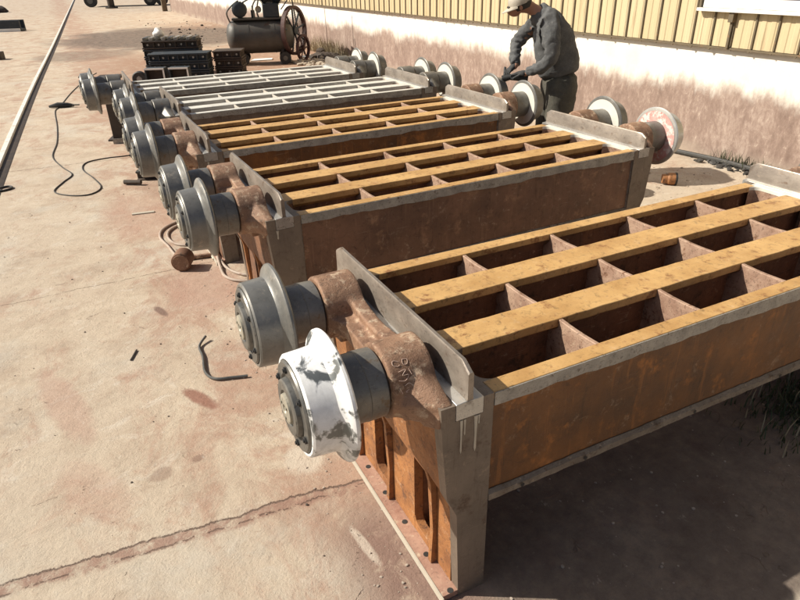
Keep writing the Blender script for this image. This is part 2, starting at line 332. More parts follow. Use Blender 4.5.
def baked(bm, mods):
    me = bpy.data.meshes.new('t'); bm.to_mesh(me); bm.free(); o = bpy.data.objects.new('t', me); COL.objects.link(o)
    for ty, kw in mods:
        m = o.modifiers.new(ty, ty)
        for a, v in kw.items(): setattr(m, a, v)
    dg = bpy.context.evaluated_depsgraph_get(); dg.update()
    r = bpy.data.meshes.new_from_object(o.evaluated_get(dg)); bpy.data.objects.remove(o); r.materials.clear(); r.materials.append(None)
    r.shade_smooth(); return r
def skinned(edges, verts, radii, root=0, sub=2):
    me = bpy.data.meshes.new('t'); me.from_pydata(verts, edges, []); o = bpy.data.objects.new('t', me); COL.objects.link(o)
    m = o.modifiers.new('s', 'SKIN'); m.use_smooth_shade = True
    sv = me.skin_vertices[0].data
    for i, r in enumerate(radii):
        sv[i].radius = (r, r) if not isinstance(r, tuple) else r
        sv[i].use_root = (i == root)
    s2 = o.modifiers.new('u', 'SUBSURF'); s2.levels = sub; s2.render_levels = sub
    dg = bpy.context.evaluated_depsgraph_get(); dg.update()
    r = bpy.data.meshes.new_from_object(o.evaluated_get(dg)); bpy.data.objects.remove(o); r.materials.clear(); r.materials.append(None); r.shade_smooth()
    return r

# ------------------------------------------------------------------ ground and wall
bm = B(); box(bm, -300, 300, -80, 600, -.5, 0); tag(obj('ground', bm, M['ground']), kind='structure')

WX = 5.46
wall = empty('plinth_wall', (WX, 19, 0), label='long low whitewashed wall with brown streaky stains behind the pallet cars', cat='wall')
bm = B(); box(bm, 0, .3, -23, 23, 0, 1.2); obj('plinth', bm, M['plinth'], wall)
sh = empty('metal_shed', (WX, 19, 0), label='cream corrugated metal building standing on the stained low wall', cat='building')
bm = B()
seams = [-3 + .25 * i for i in range(180)]
# corrugated sheets: real profile between the seams; a rectangular gap is left for the window
WY0, WY1, WZ0, WZ1 = 1.6, 3.93, 1.575, 2.8
def sheet(y0, y1, z0, z1):
    prof = [(0, 0), (.02, -.0), (.03, -.006), (.075, -.006), (.085, 0), (.125, 0), (.135, -.006), (.18, -.006), (.19, 0), (.232, 0), (.236, .014), (.246, .014)]
    pts = []; 
    i0 = math.floor((y0 + 3.98) / .25); y = -3.98 + .25 * i0
    while y < y1:
        for (dy, dx) in prof:
            q = y + dy
            if y0 <= q <= y1: pts.append((q, dx))
        y += .25
    pts = [(y0, 0)] + pts + [(y1, 0)]
    a = [bm.verts.new((-.05 + dx, q - 19, z0)) for q, dx in pts]; b = [bm.verts.new((-.05 + dx, q - 19, z1)) for q, dx in pts]
    for i in range(len(pts) - 1): bm.faces.new((a[i], a[i + 1], b[i + 1], b[i]))
sheet(-4, WY0, 1.2, 5.5); sheet(WY1, 42, 1.2, 5.5); sheet(WY0, WY1, 1.2, WZ0); sheet(WY0, WY1, WZ1, 5.5)
o = obj('cladding', bm, M['clad'], sh, ang=20)
bm = B()
y = -3.98
while y < 42:
    if not (WY0 - .1 < y + .24 < WY1):
        box(bm, -.066, -.0385, y + .229 - 19, y + .247 - 19, 1.205, 5.5)
    else: box(bm, -.066, -.0385, y + .229 - 19, y + .247 - 19, 1.205, WZ0)
    y += .25
obj('seam_strips', bm, M['seam'], sh)
bm = B(); box(bm, -.062, .02, -23, 23, 1.178, 1.196)
obj('bottom_shadow_line', bm, M['seam'], sh)  # dark strip drawn as the shadow line under the cladding overhang
bm = B()
bm.free()
for i in range(50):
    bm = B(); yy = .26 + .25 * i + .24 - 19 + random.uniform(-.02, .02); s_ = random.uniform(.008, .022)
    prism(bm, [(yy, 1.1775), (yy + s_ * 2, 1.1775), (yy + s_ * 1.3, 1.1775 - s_), (yy + s_ * .7, 1.1775 - s_ * 1.2)], 'x', -.064, -.05)
    obj('sealant_drip', bm, M['seam'], sh)
bm = B(); box(bm, .0, .28, -23, 23, 1.201, 5.5); obj('core', bm, M['seam'], sh)
bm = B()
Y0, Y1 = WY0 - 19, WY1 - 19
box(bm, -.075, -.02, Y0, Y1, WZ0, WZ0 + .09); box(bm, -.075, -.02, Y0, Y1, WZ1 - .08, WZ1)
box(bm, -.073, -.022, Y1 - .07, Y1, WZ0 + .09, WZ1 - .08); box(bm, -.073, -.022, Y0, Y0 + .07, WZ0 + .09, WZ1 - .08)
box(bm, -.068, -.024, (Y0 + Y1) / 2 - .04, (Y0 + Y1) / 2 + .04, WZ0 + .09, WZ1 - .08)
win = obj('window', bm, M['white'], sh, bevel=.004)
bm = B(); box(bm, -.04, -.035, Y0 + .07, Y1 - .07, WZ0 + .09, WZ1 - .08); obj('pane', bm, M['glass'], win)
bm = B(); box(bm, -.13, -.02, Y0 - .02, Y1 + .03, WZ0 - .035, WZ0 - .003); obj('sill', bm, M['white'], win, bevel=.004)
bm = B(); box(bm, -.1, -.04, Y1 + .005, Y1 + .03, WZ0, WZ1); obj('side_trim', bm, M['seam'], win)
bm = B(); box(bm, -.11, -.052, 3.5 - 19, 3.56 - 19, WZ0 - .13, WZ0 - .036); box(bm, -.085, -.055, 3.515 - 19, 3.545 - 19, 1.19, WZ0 - .13); obj('bracket', bm, M['seam'], sh, bevel=.004)
# far corner post and far wall bits
bm = B(); box(bm, -.14, .14, -.14, .14, 0, 4); tag(obj('corner_post', bm, M['seam'], loc=(5.15, 42.3, 0)), 'dark post at the far end of the stained wall', 'post')

# pipe along the wall foot
bm = B(); tube(bm, spline([(5.02, 5.6, .03), (5.21, 4.67, .035), (5.28, 4.0, .03), (5.38, 3.2, .035), (5.36, 2.4, .03), (5.38, .5, .03)]), .028, 10)
tag(obj('ground_pipe', bm, M['cable']), 'dark pipe lying on the ground along the foot of the stained wall', 'pipe')

# ------------------------------------------------------------------ rail track
bm = B()
trk = spline([(-2.3, -6, 0), (-2.12, 2, 0), (-1.93, 7.63, 0), (-1.62, 14.7, 0), (-1.12, 24.6, 0), (.1, 50, 0), (3.0, 110, 0)], 8)
def sweep(bm, path, prof):
    rings = []
    for i, p in enumerate(path):
        d = (path[min(i + 1, len(path) - 1)] - path[max(i - 1, 0)]); d.z = 0; d.normalize(); s = Vector((d.y, -d.x, 0))
        rings.append([bm.verts.new(p + s * a + Vector((0, 0, z))) for a, z in prof])
    n = len(prof)
    for p, q in zip(rings, rings[1:]):
        for k in range(n): bm.faces.new((p[k], p[(k + 1) % n], q[(k + 1) % n], q[k]))
    bm.faces.new(rings[0]); bm.faces.new(rings[-1][::-1])
rail = empty('crane_rail', (-2.12, 2, 0), label='single steel crane rail running away along the left edge', cat='rail')
def loc_path(path, o): return [p - o.location for p in path]
sweep(bm, loc_path(trk, rail), [(-.034, .004), (-.034, .045), (-.028, .052), (.028, .052), (.034, .045), (.034, .004)]); obj('rail_head', bm, M['track'], rail)
bm = B(); sweep(bm, loc_path(trk, rail), [(.035, .004), (.035, .02), (.10, .010), (.12, .004)]); obj('rail_foot', bm, M['dbrown'], rail)

# ------------------------------------------------------------------ pallet cars
TZ = .87; CX, CY = 1.225, .5
YB = [(0, .066), (.262, .402), (.598, .741), (.927, 1.0)]
XR = [.477 + .495 * k for k in range(4)]
CACHE = {}
def cached(key, fn):
    if key not in CACHE: CACHE[key] = fn()
    return CACHE[key]
def fin(bm, ang=35):
    for v in bm.verts: v.co -= Vector((CX, CY, 0))
    bmesh.ops.recalc_face_normals(bm, faces=bm.faces)
    me = bpy.data.meshes.new('part'); bm.to_mesh(me); bm.free(); me.shade_smooth(); me.set_sharp_from_angle(angle=radians(ang)); me.materials.append(None); return me
def mir(bm, s):
    if s < 0: 
        for v in bm.verts: v.co.x = 2 * CX - v.co.x
    return bm

def wobbly_strip(bm, x0, x1, y0, y1, ztop, depth, seed, n=60, amp=.008):
    """scraped lip with an uneven lower edge"""
    r = random.Random(seed); prev = None; d = depth
    for i in range(n + 1):
        x = x0 + (x1 - x0) * i / n; d = depth + (d - depth) * .7 + r.uniform(-amp, amp) * .7
        ring = [bm.verts.new((x, y0, ztop)), bm.verts.new((x, y0, ztop - d)), bm.verts.new((x, y1, ztop - d - .002)), bm.verts.new((x, y1, ztop))]
        if prev:
            for k in range(4): bm.faces.new((prev[k], prev[(k + 1) % 4], ring[(k + 1) % 4], ring[k]))
        else: bm.faces.new(ring)
        prev = ring
    bm.faces.new(prev[::-1])

def m_beam(i):
    def f():
        bm = B(); y0, y1 = YB[i]; yc = (y0 + y1) / 2
        if i in (1, 2):
            n = 40; r = random.Random(i)
            prev = None
            for k in range(n + 1):       # flange with slightly wavy torch-cut edges
                x = .005 + 2.44 * k / n; a = r.uniform(-.002, .002); b = r.uniform(-.002, .002)
                ring = [(y0 + a, TZ), (y1 + b, TZ), (y1 + b, TZ - .034), (yc + .03, TZ - .06), (yc - .03, TZ - .06), (y0 + a, TZ - .034)]
                ring = [bm.verts.new((x, p, q)) for p, q in ring]
                if prev:
                    for q in range(len(ring)): bm.faces.new((prev[q], prev[(q + 1) % len(ring)], ring[(q + 1) % len(ring)], ring[q]))
                else: bm.faces.new(ring)
                prev = ring
            bm.faces.new(prev[::-1])
        else:
            a, b = (y0 + .004, y1) if i == 0 else (y0, y1 - .004)
            prism(bm, [(a, TZ), (b, TZ), (b, TZ - .03), (a, TZ - .03)], 'x', .005, 2.445)
        return fin(bm, 30)
    return f
def m_web(i):
    def f():
        bm = B(); y0, y1 = YB[i]; yc = (y0 + y1) / 2
        prism(bm, [(yc + .028, TZ - .061), (yc + .022, TZ - .39), (yc + .05, TZ - .43), (yc - .05, TZ - .43), (yc - .022, TZ - .39), (yc - .028, TZ - .061)], 'x', .005, 2.445)
        return fin(bm)
    return f
def m_inner(i):
    def f():
        bm = B(); a, b = (.037, .040) if i == 0 else (.960, .963)
        box(bm, .007, 2.443, a, b, TZ - .424, TZ - .031); return fin(bm)
    return f
def m_panel(i):
    def f():
        bm = B(); s = (0, 1) if i == 0 else (1, -1)
        Y = lambda v: s[0] + s[1] * v
        def bx(a, b, z0, z1, x0=.006, x1=2.444): box(bm, x0, x1, min(Y(a), Y(b)), max(Y(a), Y(b)), z0, z1)
        bx(.014, .036, TZ - .425, TZ - .031)
        return fin(bm)
    return f
def m_lip(i, seed):
    def f():
        bm = B(); y0, y1 = (0.0, .012) if i == 0 else (.988, 1.0)
        wobbly_strip(bm, .008, 2.442, y0, y1, TZ - .003, .05, seed)
        return fin(bm)
    return f
def m_foot(i, seed):
    def f():
        bm = B(); r = random.Random(seed); n = 60; prev = None
        for k in range(n + 1):
            x = .006 + 2.438 * k / n; a = r.uniform(0, .003); t = r.uniform(0, .006)
            pr = [(-.002 - a, TZ - .448), (-.002 - a, TZ - .425 + t), (.010, TZ - .415 + t), (.05, TZ - .424), (.05, TZ - .448)]
            if i: pr = [(1 - p, q) for p, q in pr]
            ring = [bm.verts.new((x, p, q)) for p, q in pr]
            if prev:
                for q in range(5): bm.faces.new((prev[q], prev[(q + 1) % 5], ring[(q + 1) % 5], ring[q]))
            else: bm.faces.new(ring)
            prev = ring
        bm.faces.new(prev[::-1]); return fin(bm, 25)
    return f
def m_rib(k, row):
    def f():
        bm = B(); y0 = YB[row][1] - .0 ; y1 = YB[row + 1][0]
        x = XR[k]; yb0 = [0.041, .354, .692][row]; yb1 = [.31, .648, .959][row]
        n = 10; top = []
        for j in range(n + 1):
            y = y0 + (y1 - y0) * j / n; dip = .004 * sin(pi * j / n) + .003; top.append((y, TZ - dip))
        prof = [(yb0, TZ - .42), (yb0, TZ - .07), (y0, TZ - .038)] + top + [(y1, TZ - .038), (yb1, TZ - .07), (yb1, TZ - .42)]
        t0, t1 = .009, .016
        a = [bm.verts.new((x - (t0 if z > TZ - .05 else t1), y, z)) for y, z in prof]; b = [bm.verts.new((x + (t0 if z > TZ - .05 else t1), y, z)) for y, z in prof]
        bm.faces.new(a[::-1]); bm.faces.new(b)
        for q in range(len(prof)): bm.faces.new((a[q], a[(q + 1) % len(prof)], b[(q + 1) % len(prof)], b[q]))
        return fin(bm, 30)
    return f
def m_deck(s, low=False):
    """end deck: fingers with rounded pocket corners, seen as the rounded ends of the openings"""
    def f():
        bm = B(); pts = [(-.034, .0456), (.004, .0456)]
        rad = .05
        for row in range(3):
            y0 = YB[row][1]; y1 = YB[row + 1][0]
            pts.append((.004, y0 - .001)); 
            for j in range(7):
                a = pi / 2 * j / 6; pts.append((.004 + rad * (1 - sin(a)), y0 - 0 + rad * (1 - cos(a))))
            for j in range(7):
                a = pi / 2 * (1 - j / 6); pts.append((.004 + rad * (1 - sin(a)), y1 - rad * (1 - cos(a))))
            pts.append((.004, y1 + .001))
        pts += [(.004, .9544), (-.034, .9544)]
        # drop duplicates
        q = []
        for p in pts:
            if not q or (abs(p[0] - q[-1][0]) + abs(p[1] - q[-1][1])) > 1e-4: q.append(p)
        if low:
            prism(bm, q, 'z', TZ - .17, TZ - .0215); box(bm, -.034, -.002, .046, .954, TZ - .44, TZ - .171)
        else: prism(bm, q, 'z', TZ - .021, TZ - .001)
        return fin(mir(bm, s), 40)
    return f
def m_post(s, i):
    def f():
        bm = B(); y0, y1 = (0, .045) if i == 0 else (.955, 1.0)
        prism(bm, [(-.184, TZ), (-.178, TZ - .12), (-.157, TZ - .37), (-.118, TZ - .46), (-.102, .0), (.006 - .0, 0), (.003, TZ - .3), (.004 - .0, TZ - .44), (.004, TZ), (-.033, TZ), (-.033, TZ - .06), (-.133, TZ - .06), (-.133, TZ)], 'y', y0, y1)
        return fin(mir(bm, s))
    return f
def m_endwall(s):
    def f():
        bm = B(); a, b = .045, .955
        prism(bm, [(-.170, TZ - .061), (-.150, TZ - .37), (-.112, TZ - .455), (-.085, TZ - .45), (-.12, TZ - .36), (-.13, TZ - .061)], 'y', a, b)   # upper slab
        ops = [(.17, .32), (.53, .68), (.84, .93)]
        ys = [a] + [v for o_ in ops for v in o_] + [b]
        for k in range(0, len(ys), 2): box(bm, -.108, -.07, ys[k], ys[k + 1], .032, TZ - .456)
        for (p, q) in ops:    # rounded sills and back walls of the pockets
            prism(bm, [(p - .001, .032), (q + .001, .032), (q + .001, .11), (q - .008, .085), (q - .03, .07), (p + .03, .07), (p + .008, .085), (p - .001, .11)], 'x', -.107, -.071)
            box(bm, -.071, -.0685, p - .001, q + .001, TZ - .50, TZ - .45)
        return fin(mir(bm, s))
    return f
def m_pocket(s, k):
    def f():
        bm = B(); p, q = ((.17, .32), (.53, .68), (.84, .93))[k]
        box(bm, -.034, -.012, p - .03, q + .024, .032, TZ - .445)
        box(bm, -.0695, -.0345, p - .03, p - .004, .033, TZ - .46); box(bm, -.0695, -.0345, q + .004, q + .024, .033, TZ - .46)
        return fin(mir(bm, s))
    return f
def m_fins(s, k):
    def f():
        bm = B(); y = (.145, .505, .815)[k]
        prism(bm, [(-.109, .032), (-.133, .032), (-.125, .2), (-.135, TZ - .44), (-.150, TZ - .372), (-.113, TZ - .452), (-.109, TZ - .5)], 'y', y, y + .022)
        return fin(mir(bm, s))
    return f
def m_flange(s):
    def f():
        bm = B(); box(bm, -.165, .0, .002, 1.04, .004, .030)
        return fin(mir(bm, s))
    return f
def m_rim(s):
    def f():
        bm = B(); box(bm, -.172, -.166, -.01, 1.045, .003, .032); return fin(mir(bm, s))
    return f
def m_hole(s, y):
    def f():
        bm = B(); cyl(bm, (-.128, y, .0302), (0, 0, 1), .0115, .0012, 16); return fin(mir(bm, s))
    return f
def m_rail(s, up=False):
    def f():
        bm = B(); prof = [(-.1315, TZ - .058), (-.1315, TZ + .002), (-.095, TZ + .005), (-.072, TZ + .005), (-.0345, TZ + .002), (-.0345, TZ - .058)]
        h_ = .128 if s > 0 else .104
        if up: prof = [(-.095, TZ + .0055), (-.093, TZ + .012), (-.093, TZ + h_ - .006), (-.089, TZ + h_), (-.078, TZ + h_), (-.074, TZ + h_ - .006), (-.074, TZ + .012), (-.072, TZ + .0055)]
        n = 24; prev = None
        for k in range(n + 1):
            y = -.002 + 1.04 * k / n
            ch = .025 if k in (0, n) else 0
            ring = [bm.verts.new((x, y, z - (ch if z > TZ + .08 else 0))) for x, z in prof]
            if k in (0,): pass
            if prev:
                for q in range(len(ring)): bm.faces.new((prev[q], prev[(q + 1) % len(ring)], ring[(q + 1) % len(ring)], ring[q]))
            else: bm.faces.new(ring)
            prev = ring
        bm.faces.new(prev[::-1]); return fin(mir(bm, s))
    return f
BY = (.228, .768)
def m_bracket(s):
    def f():
        bm = B()
        top = []
        def prof_z(y):
            z = -.03
            for b in BY:
                t = abs(y - b)
                if t < .125: z = max(z, math.sqrt(max(.125 ** 2 - t * t, 0)))
            sad = .04 + .06 * (abs(y - .498) / .27) ** 2 if .2 < y < .8 else -1
            z = max(z, min(sad, .12))
            if y < BY[0]: z = max(z, .10 - (BY[0] - y) / .22 * .13)
            if y > BY[1]: z = max(z, .10 - (y - BY[1]) / .22 * .13)
            return z
        ys = [.006 + .988 * k / 60 for k in range(61)]
        pts = [(y, TZ + prof_z(y)) for y in ys] + [(.994, TZ - .075), (.90, TZ - .13), (.1, TZ - .13), (.006, TZ - .075)]
        prism(bm, pts, 'x', -.190, -.135)
        for b in BY:
            cyl(bm, (-.285, b, TZ), (1, 0, 0), .125, .14, 56)
            prism(bm, [(b - .12, TZ - .02), (b + .12, TZ - .02), (b + .08, TZ - .13), (b - .08, TZ - .13)], 'x', -.23, -.14)
        # shelf between the bosses and gussets to the corners
        prism(bm, [(-.28, .34), (-.28, .34), (-.25, .42), (-.245, .58), (-.28, .66), (-.15, .66), (-.15, .34)][1:], 'z', TZ - .05, TZ + .012)
        for m_ in (0, 1):
            hb = bmesh.new()
            for (x, y, z) in ((-.283, .115, -.02), (-.283, .19, .05), (-.20, .15, .085), (-.172, .004, .0), (-.172, .004, -.07), (-.138, .004, .0), (-.138, .004, -.07), (-.138, .2, .08), (-.283, .15, -.085), (-.14, .12, -.12)):
                hb.verts.new((x, y if not m_ else .996 - y, TZ + z))
            r0 = bmesh.ops.convex_hull(hb, input=hb.verts)
            mp = {}
            for v in hb.verts:
                if v.link_faces: mp[v] = bm.verts.new(v.co)
            for f_ in hb.faces: bm.faces.new([mp[v] for v in f_.verts])
            hb.free()
        for v in bm.verts: v.co -= Vector((CX, CY, 0))
        if s < 0:
            for v in bm.verts: v.co.x = -v.co.x
        bmesh.ops.recalc_face_normals(bm, faces=bm.faces)
        return baked(bm, [('REMESH', dict(mode='VOXEL', voxel_size=.006)), ('SMOOTH', dict(factor=.5, iterations=4))])
    return f
WP = [(-.295, 0), (-.295, .104), (-.300, .112), (-.420, .112), (-.424, .120), (-.4245, .185), (-.428, .204), (-.434, .210), (-.442, .209), (-.449, .202), (-.455, .186), (-.462, .172), (-.470, .1655), (-.548, .160), (-.554, .154), (-.554, .146)]
def m_wheel(s, b):
    def f():
        bm = B(); lathe(bm, [(-.4235, .10), (-.424, .120), (-.4245, .185)] + WP[6:] + [(-.549, .144), (-.549, .10)], (0, b, TZ), (1, 0, 0), 72); return fin(mir(bm, s), 30)
    return f
def m_sleeve(s, b):
    def f():
        bm = B(); lathe(bm, [(-.282, .09), (-.287, .104), (-.291, .106), (-.293, .112), (-.35, .1135), (-.352, .1115), (-.4232, .1115), (-.4232, .09)], (0, b, TZ), (1, 0, 0), 56); return fin(mir(bm, s), 30)
    return f
def m_wface(s, b):
    def f():
        bm = B(); lathe(bm, [(-.4225, .112), (-.4228, .1125), (-.4228, .184), (-.4225, .1845)], (0, b, TZ), (1, 0, 0), 56); return fin(mir(bm, s), 30)
    return f
def m_hub(s, b):
    def f():
        bm = B(); lathe(bm, [(-.540, .143), (-.556, .143), (-.562, .138), (-.563, .104), (-.555, .100), (-.555, .094), (-.575, .090), (-.579, .084), (-.579, .058), (-.573, .055), (-.573, 0)], (0, b, TZ), (1, 0, 0), 56); return fin(mir(bm, s), 30)
    return f
def m_disc(s, b):
    def f():
        bm = B(); lathe(bm, [(-.5735, .048), (-.584, .046), (-.586, .040), (-.586, .016), (-.580, .012), (-.580, 0)], (0, b, TZ), (1, 0, 0), 40)
        for k in range(3):
            a = 2 * pi * k / 3 + .4; cyl(bm, (-.5855, b + .029 * cos(a), TZ + .029 * sin(a)), (-1, 0, 0), .006, .004, 8)
        return fin(mir(bm, s), 30)
    return f
def m_bolt(s, b, k):
    def f():
        bm = B(); a = 2 * pi * k / 6 + .35; cyl(bm, (-.5625, b + .121 * cos(a), TZ + .121 * sin(a)), (-1, 0, 0), .011, .006, 6)
        cyl(bm, (-.5685, b + .121 * cos(a), TZ + .121 * sin(a)), (-1, 0, 0), .006, .004, 8); return fin(mir(bm, s), 30)
    return f

def pallet(x, y, rz, label, v, wheel_over={}):
    ca, sa = cos(rz), sin(rz)
    root = empty('pallet_car', (x + CX * ca - CY * sa, y + CX * sa + CY * ca, 0), rz, label=label, cat='pallet car', group='pallet car frames standing upside down in a row')
    pid = len([o for o in COL.objects if o.name.startswith('pallet_car')]); rr_ = random.Random(pid * 7 + 1)
    P = lambda name, key, fn, mat, par=root, bevel=0: obj(name, cached(key, fn), mat, par, bevel=bevel)
    for i in (0, 1, 2, 3):
        bo = P('beam', ('beam', i), m_beam(i), M[v['bar']], bevel=.003)
        if i in (1, 2): P('web', ('web', i), m_web(i), M['web'], bo)
    for i in (0, 1):
        pn = P('side_panel', ('panel', i), m_panel(i), M[v['panel']])
        P('inner_face', ('inner', i), m_inner(i), M['web'], pn)
        for kx, xx in enumerate((.0065, 2.4435)):
            def wb(i=i, xx=xx, kx=kx):
                bm = B(); r = random.Random(i * 2 + kx)
                pts = [(xx + r.uniform(-.001, .001), (.0125 if i == 0 else .9875), TZ - .055 - .365 * k / 40) for k in range(41)]
                tube(bm, pts, .005, 6, [r.uniform(.0035, .0065) for _ in pts])
                return fin(bm)
            P('weld_bead', ('weld', i, kx), wb, M['foot'], pn)
        P('top_lip', ('lip', i), m_lip(i, 3 + i), M['lip'], pn); P('bottom_lip', ('foot', i), m_foot(i, 13 + i), M[v['foot']], pn)
        if i == 0:
            for k, hx in enumerate((.14, .42, .98, 1.5, 2.05)):
                def mk(hx=hx):
                    bm = B(); cyl(bm, (hx, -.0095, TZ - .431), (0, -1, 0), .008, .0015, 10); return fin(bm)
                P('drain_hole', ('dh', k), mk, M['black'], pn)
    for row in range(3):
        for k in range(4): P('rib', ('rib', k, row), m_rib(k, row), M[v['rib']], bevel=.003)
    for s in (1, -1):
        ef = P('end_deck', ('deck', s), m_deck(s), M[v['post'] if s > 0 else 'deck_glare'], bevel=.003)  # far-end deck gets the painted glare, the other end stays dark
        P('deck_wall', ('deckw', s), m_deck(s, True), M['rib' if s < 0 else 'web'], ef)
        for i in (0, 1):
            po = P('corner_post', ('post', s, i), m_post(s, i), M[v['post']], bevel=.003)
            if s == 1 and i == 0:
                drips = ((-.112, .0045, .13, .0), (-.100, .0035, .06, .0), (-.060, .0065, .14, .0), (-.049, .0035, .035, .0)) if pid == 1 else tuple((rr_.uniform(-.13, -.04), rr_.uniform(.003, .008), rr_.uniform(.02, .2), 0) for _ in range(rr_.randint(1, 3)))
                for k, (dx, w_, l_, st_) in enumerate(drips):
                    def mk(dx=dx, w_=w_, l_=l_, st_=st_):
                        bm = B(); z1 = TZ - .062 - st_; prism(bm, [(dx - w_, z1), (dx + w_, z1), (dx + w_ * .5, z1 - l_ * .6), (dx + w_ * .6, z1 - l_ * .9), (dx, z1 - l_), (dx - w_ * .6, z1 - l_ * .9), (dx - w_ * .4, z1 - l_ * .5)], 'y', -.0025, .001); return fin(bm)
                    P('paint_drip', ('drip', pid, k), mk, M['drip'], po)
        ew = P('end_wall', ('ew', s), m_endwall(s), M[v['end']], bevel=.002)
        for k in range(3): P('stiffener', ('fin', s, k), m_fins(s, k), M[v['fin']], ew); P('pocket', ('pocket', s, k), m_pocket(s, k), M['web'], ew)
        fl = P('base_flange', ('fl', s), m_flange(s), M['flange'], bevel=.002)
        P('flange_edge_glint', ('rim', s), m_rim(s), M['drip'], fl)  # pale strip painting a specular highlight along the flange edge
        for k, hy in enumerate((.012, .19, .37, .552, .73, .911)):
            P('bolt_hole', ('bh', s, k), m_hole(s, hy), M['black'], fl)
        gr_ = P('guide_rail', ('rail', s), m_rail(s), M['rail'], bevel=.0015); P('upright', ('upr', s), m_rail(s, True), M['upright'], gr_)
        br = P('axle_bracket', ('br', s), m_bracket(s), M[v['cast']])
        for j, b in enumerate(BY):
            wm, hm = wheel_over.get((s, j), (M['steel'], M['steel_l']))
            w = P('wheel', ('wh', s, j), m_wheel(s, b), wm)
            P('flange_face', ('wf', s, j), m_wface(s, b), hm, w)
            P('hub_cover', ('hub', s, j), m_hub(s, b), M['hub'], w)
            P('hub_disc', ('disc', s, j), m_disc(s, b), M['hub_l'], w)
            for k in range(6): P('bolt', ('bolt', s, j, k), m_bolt(s, b, k), M['black'], w)
            P('axle_sleeve', ('sl', s, j), m_sleeve(s, b), M['sleeve'])
    return root

FB = (M['steel'], M['face_l'])
over = {(-1, 0): FB, (-1, 1): FB}
V1 = dict(bar='bar_y', panel='panel_o', foot='foot', rib='rib', post='post', end='web', fin='orange', cast='cast')
V2 = dict(bar='bar_y', panel='panel_b', foot='foot', rib='rib', post='post', end='web', fin='orange', cast='cast')
V3 = dict(bar='bar_y', panel='panel_o', foot='panel_b', rib='rib', post='post', end='web', fin='orange', cast='cast')
V4 = dict(bar='bar_g', panel='panel_g', foot='panel_g', rib='rib_g', post='post', end='web', fin='web', cast='sleeve')
V1['end'] = 'orange'
p1 = pallet(0, 0, 0, 'nearest rusty pallet car frame, with one wheel daubed white', V1, {**over, (1, 0): (M['daub'], M['steel_l'])})
p2 = pallet(-.0103, 1.787, .0198, 'second pallet car frame, brown side panel, one far wheel painted red', V2, {**over, (-1, 0): (M['steel_l'], M['red'])})
p3 = pallet(-.0686, 3.3459, .0139, 'third pallet car frame, yellow beams, whose far wheel the worker is grinding', V3, over)
p4 = pallet(-.0185, 4.8478, .0166, 'grey pallet car frame between the last yellow one and the rearmost one', V4, over)
p5 = pallet(-.27, 6.30, 0, 'rearmost grey pallet car frame, nearest to the dark block stacks', V4, over)

# chalk scribble on the nearest boss of the first car
def chalk(strokes, b, x0):
    bm = B()
    for st in strokes:
        pts = []
        for (u, w_) in st:      # u along the axle, w_ angle round the boss
            a = w_; pts.append((x0 + u - CX, b + .1262 * cos(a) * -1 - CY, TZ + .1262 * sin(a)))
        tube(bm, spline(pts, 4), .0008, 5)
    return obj('chalk_mark', bm, M['chalk'], p1)
chalk([[(.03, .95), (.015, 1.0), (.01, .9), (.022, .84), (.032, .86)], [(.045, .98), (.06, .95), (.055, .84), (.042, .86), (.045, .98)],
       [(.02, .70), (.045, .72), (.03, .60), (.05, .58), (.035, .46), (.015, .5)], [(.055, .72), (.06, .56)],
       [(.03, .34), (.045, .38), (.055, .28), (.03, .18), (.06, .16)], [(.012, .32), (.02, .16)]], BY[0], -.275)

